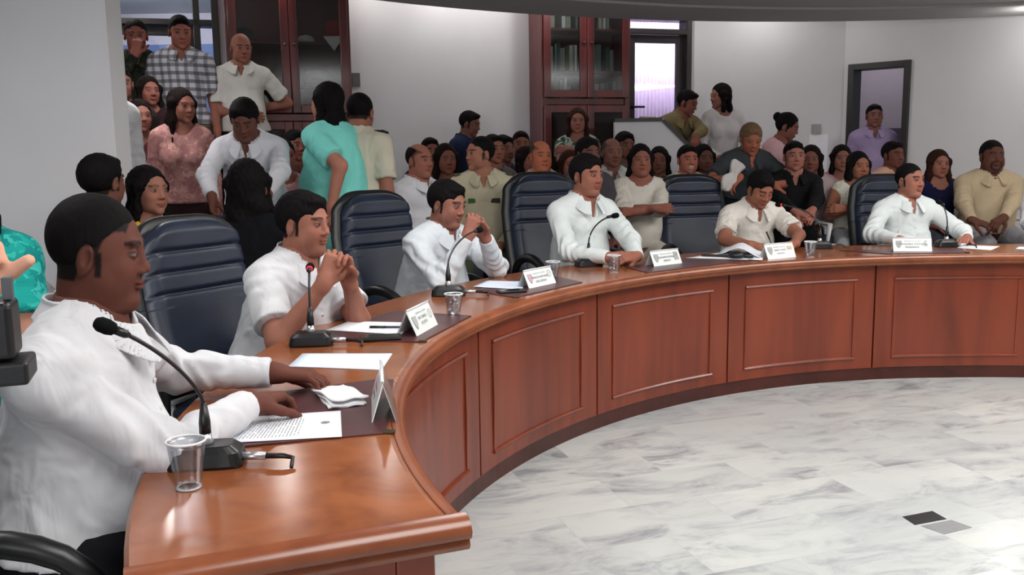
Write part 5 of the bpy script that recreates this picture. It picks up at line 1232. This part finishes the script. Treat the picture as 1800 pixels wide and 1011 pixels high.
def plate(a, b, label, lines, crest=CREST, emblem='ring', hgt=.092, tilt=.42, em=INK2, flip=False):
    """a, b: the two lower corners of the readable face, left to right as read"""
    a = Vector((a[0], a[1], ZT)); b = Vector((b[0], b[1], ZT)); W = .225; c = (a + b) / 2; d = (b - a).normalized(); nrm = Vector((d.y, -d.x, 0))
    r = empty('name_plate', c); tag(r, label, 'name plate', 'name plates of the council members')
    up = (Vector((0, 0, math.cos(tilt))) - nrm * math.sin(tilt)).normalized(); fn = d.cross(up).normalized()
    B_ = Matrix(((d.x, up.x, fn.x, 0), (d.y, up.y, fn.y, 0), (d.z, up.z, fn.z, .001), (0, 0, 0, 1)))
    top = B_ @ Vector((0, hgt, 0)); low = Vector((0, 0, .001)) - nrm * (hgt * math.sin(tilt) * 2)
    s = MB(); s.box(-W / 2, W / 2, 0, hgt, -.0055, -.0030, B_); cd_ = s.build('name_card', CARD, r)
    up2 = (top - low).normalized(); fn2 = -d.cross(up2).normalized(); B2 = Matrix(((d.x, up2.x, fn2.x, low.x), (d.y, up2.y, fn2.y, low.y), (d.z, up2.z, fn2.z, low.z), (0, 0, 0, 1)))
    s = MB(); s.box(-W / 2, W / 2, 0, hgt, 0, .003, B2); s.build('clear_back', ACR, r)
    s = MB(); s.box(-W / 2 + .002, W / 2 - .002, .0, hgt, -.0015, -.0002, B2); s.build('back_card', CARD, r)
    s = MB(); s.tube([top - d * W / 2, top + d * W / 2], .0028, 8); s.build('top_edge', RIMM, r, smooth=True)
    def P(x, y, z=-.0034): return B_ @ Matrix.Translation((x, y, z))
    Z_ = .0006
    s = MB(); s.prism([(-.017, .02), (.017, .02), (.017, 0), (.010, -.017), (0, -.028), (-.010, -.017), (-.017, 0)], -.0036, .0004, B_ @ Matrix.Translation((-W / 2 + .034, .052, 0)))
    s.build('crest', crest, cd_)
    if emblem == 'ring':
        s = MB(); vs = []
        n = 24
        for rr_ in (.017, .013):
            for z in (-.0036, .0004): vs += [B_ @ Vector((W / 2 - .034 + rr_ * math.cos(2 * PI * k / n), .058 + rr_ * math.sin(2 * PI * k / n), z)) for k in range(n)]
        s.add(vs, [(n + k, n + (k + 1) % n, 3 * n + (k + 1) % n, 3 * n + k) for k in range(n)]); s.build('emblem', em, cd_)
        text('V', .020, P(W / 2 - .034, .058, Z_), em, cd_)
    elif emblem == 'box':
        s = MB(); s.box(W / 2 - .050, W / 2 - .018, .030, .076, -.0036, .0003, B_); s.build('emblem', CREST2, cd_); text('V', .022, P(W / 2 - .034, .056, Z_), INK, cd_)
    elif emblem == 'S':
        text('S', .05, P(W / 2 - .034, .052, Z_), INK2, cd_)
    elif emblem == 'sun':
        s = MB(); s.box(W / 2 - .052, W / 2 - .018, .050, .072, -.0036, .0003, B_); s.build('emblem', mat('emblem_ochre', srgb(196, 186, 150), .7, .2), cd_)
    text(lines[0], .0105, P(0, hgt - .022, Z_), INK2, cd_); text(lines[1], .0150, P(-.002, hgt - .042, Z_), INK, cd_); text(lines[2], .0150, P(-.002, hgt - .062, Z_), INK, cd_)
    return r
hd = 'República de Colombia'
def mk(c, L, s=1): pass
plate((-.372, 2.290), (-.338, 2.068), 'white name plate seen edge-on beside the hands of the man nearest the camera', (hd, 'HONORABLE', 'CONCEJAL'), tilt=.30, hgt=.105)
plate((-.345, 3.085), (-.262, 3.325), 'white name plate with a dark V emblem before the man in short sleeves', (hd, 'DEL TORRES', 'ACOSTA PEREZ'), CREST2, hgt=.10) if False else None
def plate_px(qa, qb, *a, **k):
    A_ = atz(qa[0], qa[1], ZT); B2_ = atz(qb[0], qb[1], ZT); return plate((A_.x, A_.y), (B2_.x, B2_.y), *a, **k)
plate_px((731, 596), (776, 570), 'white name plate with a dark V emblem before the man in short sleeves', (hd, 'DEL TORRES', 'ACOSTA'), CREST2, hgt=.10)
plate_px((923, 511), (987, 497), 'white name plate with a rose crest, third from the camera', (hd, 'MARCOS ANTONIO', 'DIAZ ARCILA'), CREST)
plate_px((1143, 471), (1208, 463), 'white name plate with a grey square emblem before the man who talks', (hd, 'LEONARDO RIVERA', 'ARRIETA'), CREST2, 'box')
plate_px((1343, 457), (1408, 451), 'white name plate with an ochre emblem before the man who writes', (hd, 'YAMID YUNEZ', 'BARRIOS'), CREST2, 'sun')
plate_px((1568, 443), (1642, 443), 'white name plate with an S-shaped emblem before the crop-haired man', (hd, 'HONORABLE CONCEJAL', 'PRESIDENTE'), CREST2, 'S')
# leather desk pads
PAD = mat('oxblood_leather', srgb(74, 40, 42), .35, .45, .12, 10, .15, 120)
CLIP = mat('brass_clip', srgb(70, 62, 44), .4, .5, .1, 30, metal=.6)
def pad(c, label, z=0.0):
    cs = [(Vector(atz(x, y, ZT)).x, Vector(atz(x, y, ZT)).y) for x, y in c]
    m0 = Vector((sum(q[0] for q in cs) / len(cs), sum(q[1] for q in cs) / len(cs), ZT)); r = empty('desk_pad', m0); tag(r, label, 'desk pad', 'dark leather desk pads on the council table')
    pts = [(q[0] - m0.x, q[1] - m0.y) for q in cs]; a_ = sum(pts[i][0] * pts[(i + 1) % len(pts)][1] - pts[(i + 1) % len(pts)][0] * pts[i][1] for i in range(len(pts)))
    if a_ < 0: pts.reverse()
    MB().prism(pts, 0, .004).build('leather_sheet', PAD, r, bevel=.0012)
    q = min(pts, key=lambda t: t[1] - t[0] * .8); k = MB(); k.box(-.016, .012, -.006, .010, .0, .0075, Matrix.Translation((q[0] + .006, q[1] + .004, 0))); k.build('corner_clip', CLIP, r, bevel=.002)
pad([(660, 669), (692, 669), (680, 763), (352, 794), (425, 700)], 'dark leather desk pad nearest the camera, under the printed sheet')
pad([(560, 590), (583, 601), (741, 602), (829, 556), (690, 548)], 'dark leather desk pad before the man in short sleeves')
pad([(830, 512), (905, 524), (1024, 497), (950, 481)], 'dark leather desk pad under the third name plate')
pad([(1098, 470), (1138, 480), (1318, 458), (1240, 450)], 'dark leather desk pad under the fourth name plate')
pad([(1475, 441), (1560, 447), (1700, 445), (1690, 437)], 'dark leather desk pad under the rightmost name plate')
# papers
PAPER = mat('paper', srgb(232, 234, 240), .7, .2, .01); PAPERB = mat('bluish_paper', srgb(214, 222, 236), .7, .2, .01); PINK = mat('print_ink', srgb(130, 132, 136), .8, .1, .02)
def sheet(c, label, z, mt=PAPER, t=.0008, curl=.0, lines=0, fold=False):
    P_ = [atz(x, y, ZT) for x, y in c]; m0 = sum(P_, Vector()) / 4; m0.z = ZT + z
    r = empty('paper_sheet', m0); tag(r, label, 'paper')
    L = [p - m0 for p in P_]; rows = []
    for i in range(11):
        u = i / 10; A_ = L[0].lerp(L[3], u); B_ = L[1].lerp(L[2], u); rows.append([(A_.lerp(B_, j / 8) * 1.0) for j in range(9)])
        for j in range(9): v = rows[-1][j]; rows[-1][j] = (v.x, v.y, curl * math.sin(u * PI) ** 2 + t)
    b = MB(); b.grid(rows); b.build('sheet', mt, r, smooth=True, solid=t)
    if lines:
        b = MB(); rnd = random.Random(2)
        for k in range(lines):
            u = .12 + .56 * k / lines; e = rnd.uniform(.82, .90)
            pa = L[0].lerp(L[3], u).lerp(L[1].lerp(L[2], u), .10); pb = L[0].lerp(L[3], u).lerp(L[1].lerp(L[2], u), e)
            d = (pb - pa); n_ = 26; g = Vector((L[3] - L[0])).normalized() * .0011
            for w_i in range(n_):
                if rnd.random() < .15: continue
                s0 = pa + d * (w_i / n_); s1 = pa + d * ((w_i + .78) / n_); z_ = t * 1.9
                b.add([(s0.x - g.x, s0.y - g.y, z_), (s1.x - g.x, s1.y - g.y, z_), (s1.x + g.x, s1.y + g.y, z_), (s0.x + g.x, s0.y + g.y, z_)], [(0, 1, 2, 3)])
        q = L[0].lerp(L[3], .86).lerp(L[1].lerp(L[2], .86), .55)
        b.add([(q.x + .012 * math.cos(k), q.y + .012 * math.sin(k), t * 1.9) for k in (0, 1, 2, 3, 4, 5)], [(0, 1, 2, 3, 4, 5)])
        b.build('printed_text', PINK, r)
    return r
sheet([(366, 785), (423, 738), (599, 726), (601, 772)], 'printed letter on the desk pad nearest the camera', .0048, lines=20)
sheet([(506, 645), (532, 622), (690, 622), (671, 651)], 'blank bluish-white sheet on bare wood between the first two men', .0003, PAPERB)
sheet([(573, 583), (615, 567), (728, 570), (705, 591)], 'white sheet with a pen on it before the man in short sleeves', .0048)
sheet([(832, 506), (857, 495), (922, 497), (918, 511)], 'sheet of paper on the desk pad left of the third name plate', .0048, PAPERB)
sheet([(1205, 455), (1262, 446), (1345, 444), (1340, 459)], 'flat white pages on the table left of the fifth name plate', .0048)
sheet([(1262, 449), (1275, 436), (1340, 438), (1338, 456)], 'raised white page of the open notebook before the man who writes', .0085, curl=.045)
sheet([(1682, 436), (1690, 431), (1758, 433), (1742, 440)], 'white paper on the table right of the last microphone', .0003)
sheet([(1785, 438), (1790, 434), (1830, 434), (1830, 440)], 'white paper at the right edge of the photo', .0003)
nb = empty('folded_napkin', atz(597, 705, ZT)); tag(nb, 'folded white napkin under the fingertips of the man nearest the camera', 'napkin')
for k in range(3):
    M = Matrix.Rotation(math.radians(-68 + 5 * k), 4, 'Z'); rows = []
    for i in range(9):
        rows.append([M @ Vector((-.085 + .17 * j / 10, -.045 + .09 * i / 8, .006 + .007 * k + .003 * math.sin(j * .9 + k * 2) + .002 * math.sin(i * 1.3 + k) + (.004 if k == 2 else 0) * (j / 10))) for j in range(11)])
    b = MB(); b.grid(rows); b.build('layer', mat('napkin_paper', srgb(226, 226, 228), .85, .1, .02), nb, smooth=True, solid=.0045)
# phones, pen, other black things
PHS = mat('phone_glass', srgb(10, 12, 16), .12, .6, .05)
def slab(name, c, z, h, mt, label, cat, screen=True, ang=None, W=.145, H_=.072):
    p = atz(c[0], c[1], ZT); r = empty(name, (p.x, p.y, ZT + z), ang); tag(r, label, cat)
    MB().box(-W / 2, W / 2, -H_ / 2, H_ / 2, 0, h).build('case', PLB, r, bevel=.004, seg=3)
    if screen: MB().box(-W / 2 + .006, W / 2 - .006, -H_ / 2 + .004, H_ / 2 - .004, h, h + .0008).build('screen', mt, r)
    return r
slab('phone', (668, 598), .0045, .010, PHS, 'black phone lying beside the sheet with the pen', 'phone', ang=math.radians(8))
slab('phone', (899, 515), .0045, .009, PHS, 'black phone left of the third name plate', 'phone', ang=math.radians(20), W=.13, H_=.066)
slab('pen_case', (1259, 453), .0048, .014, PHS, 'long black case lying before the writing man', 'case', False, ang=math.radians(-25), W=.17, H_=.035)
b = MB()
p = atz(1294, 456, ZT)
b.lathe([(0, 0), (.038, .002), (.05, .014), (.044, .03), (.025, .042), (0, .046)], 20); b.tube([(.03, 0, .018), (.07, -.01, .014), (.095, -.015, .010)], [.012, .014, .008], 8)
o = b.build('black_pouch', BLK, smooth=True, loc=(p.x, p.y, ZT + .005)); tag(o, 'small rounded black pouch lying beside the long black case', 'pouch')
slab('black_box', (1452, 437), .0003, .022, PHS, 'small black box on the far edge right of the last cup', 'box', False, ang=0, W=.09, H_=.06) if False else None
def pen(a, b, z, label, c=srgb(20, 20, 24)):
    A_ = Vector(a); B_ = Vector(b); r = empty('pen', A_); tag(r, label, 'pen'); d = B_ - A_; z_ = Vector((0, 0, .0045))
    MB().tube([z_, z_ + d * .38], .0048, 10).build('cap', PLB, r, smooth=True)
    MB().tube([z_ + d * .38, z_ + d * .93, z_ + d], [.0038, .0036, .001], 10).build('barrel', mat('pen_barrel', srgb(60, 64, 80), .3, .5), r, smooth=True)
A_ = atz(650, 577, ZT + .006); B_ = atz(722, 577, ZT + .006); pen(A_, B_, 0, 'black-capped pen lying on the white sheet before the man in short sleeves')
o5 = officials[5]; w5 = Vector(o5['WR']); tp = w5 + Vector((.11, -.03, -.03)); pen(tp + Vector((-.02, .03, .11)), tp + Vector((.02, -.02, -.008)), 0, 'pen held by the man bending his head to write')
# ring on the nearest man's finger
o1 = officials[1]
# black video camera at the left edge
vc = empty('video_camera', at(14, 600, 1.16)); tag(vc, 'black video camera at the left edge with a flat strap block below', 'video camera')
M = Matrix.Rotation(math.radians(20), 4, 'Z')
MB().box(-.085, .012, -.035, .035, -.02, .055, M).build('camera_body', PLB, vc, bevel=.008, seg=3)
MB().box(-.085, .026, -.04, .04, -.052, -.022, M).build('battery_block', BLK, vc, bevel=.005, seg=3)
MB().box(.0, .012, -.012, .004, .055, .085, M).build('shoe_mount', mat('camera_grey', srgb(70, 72, 76), .4, .5), vc, bevel=.002)
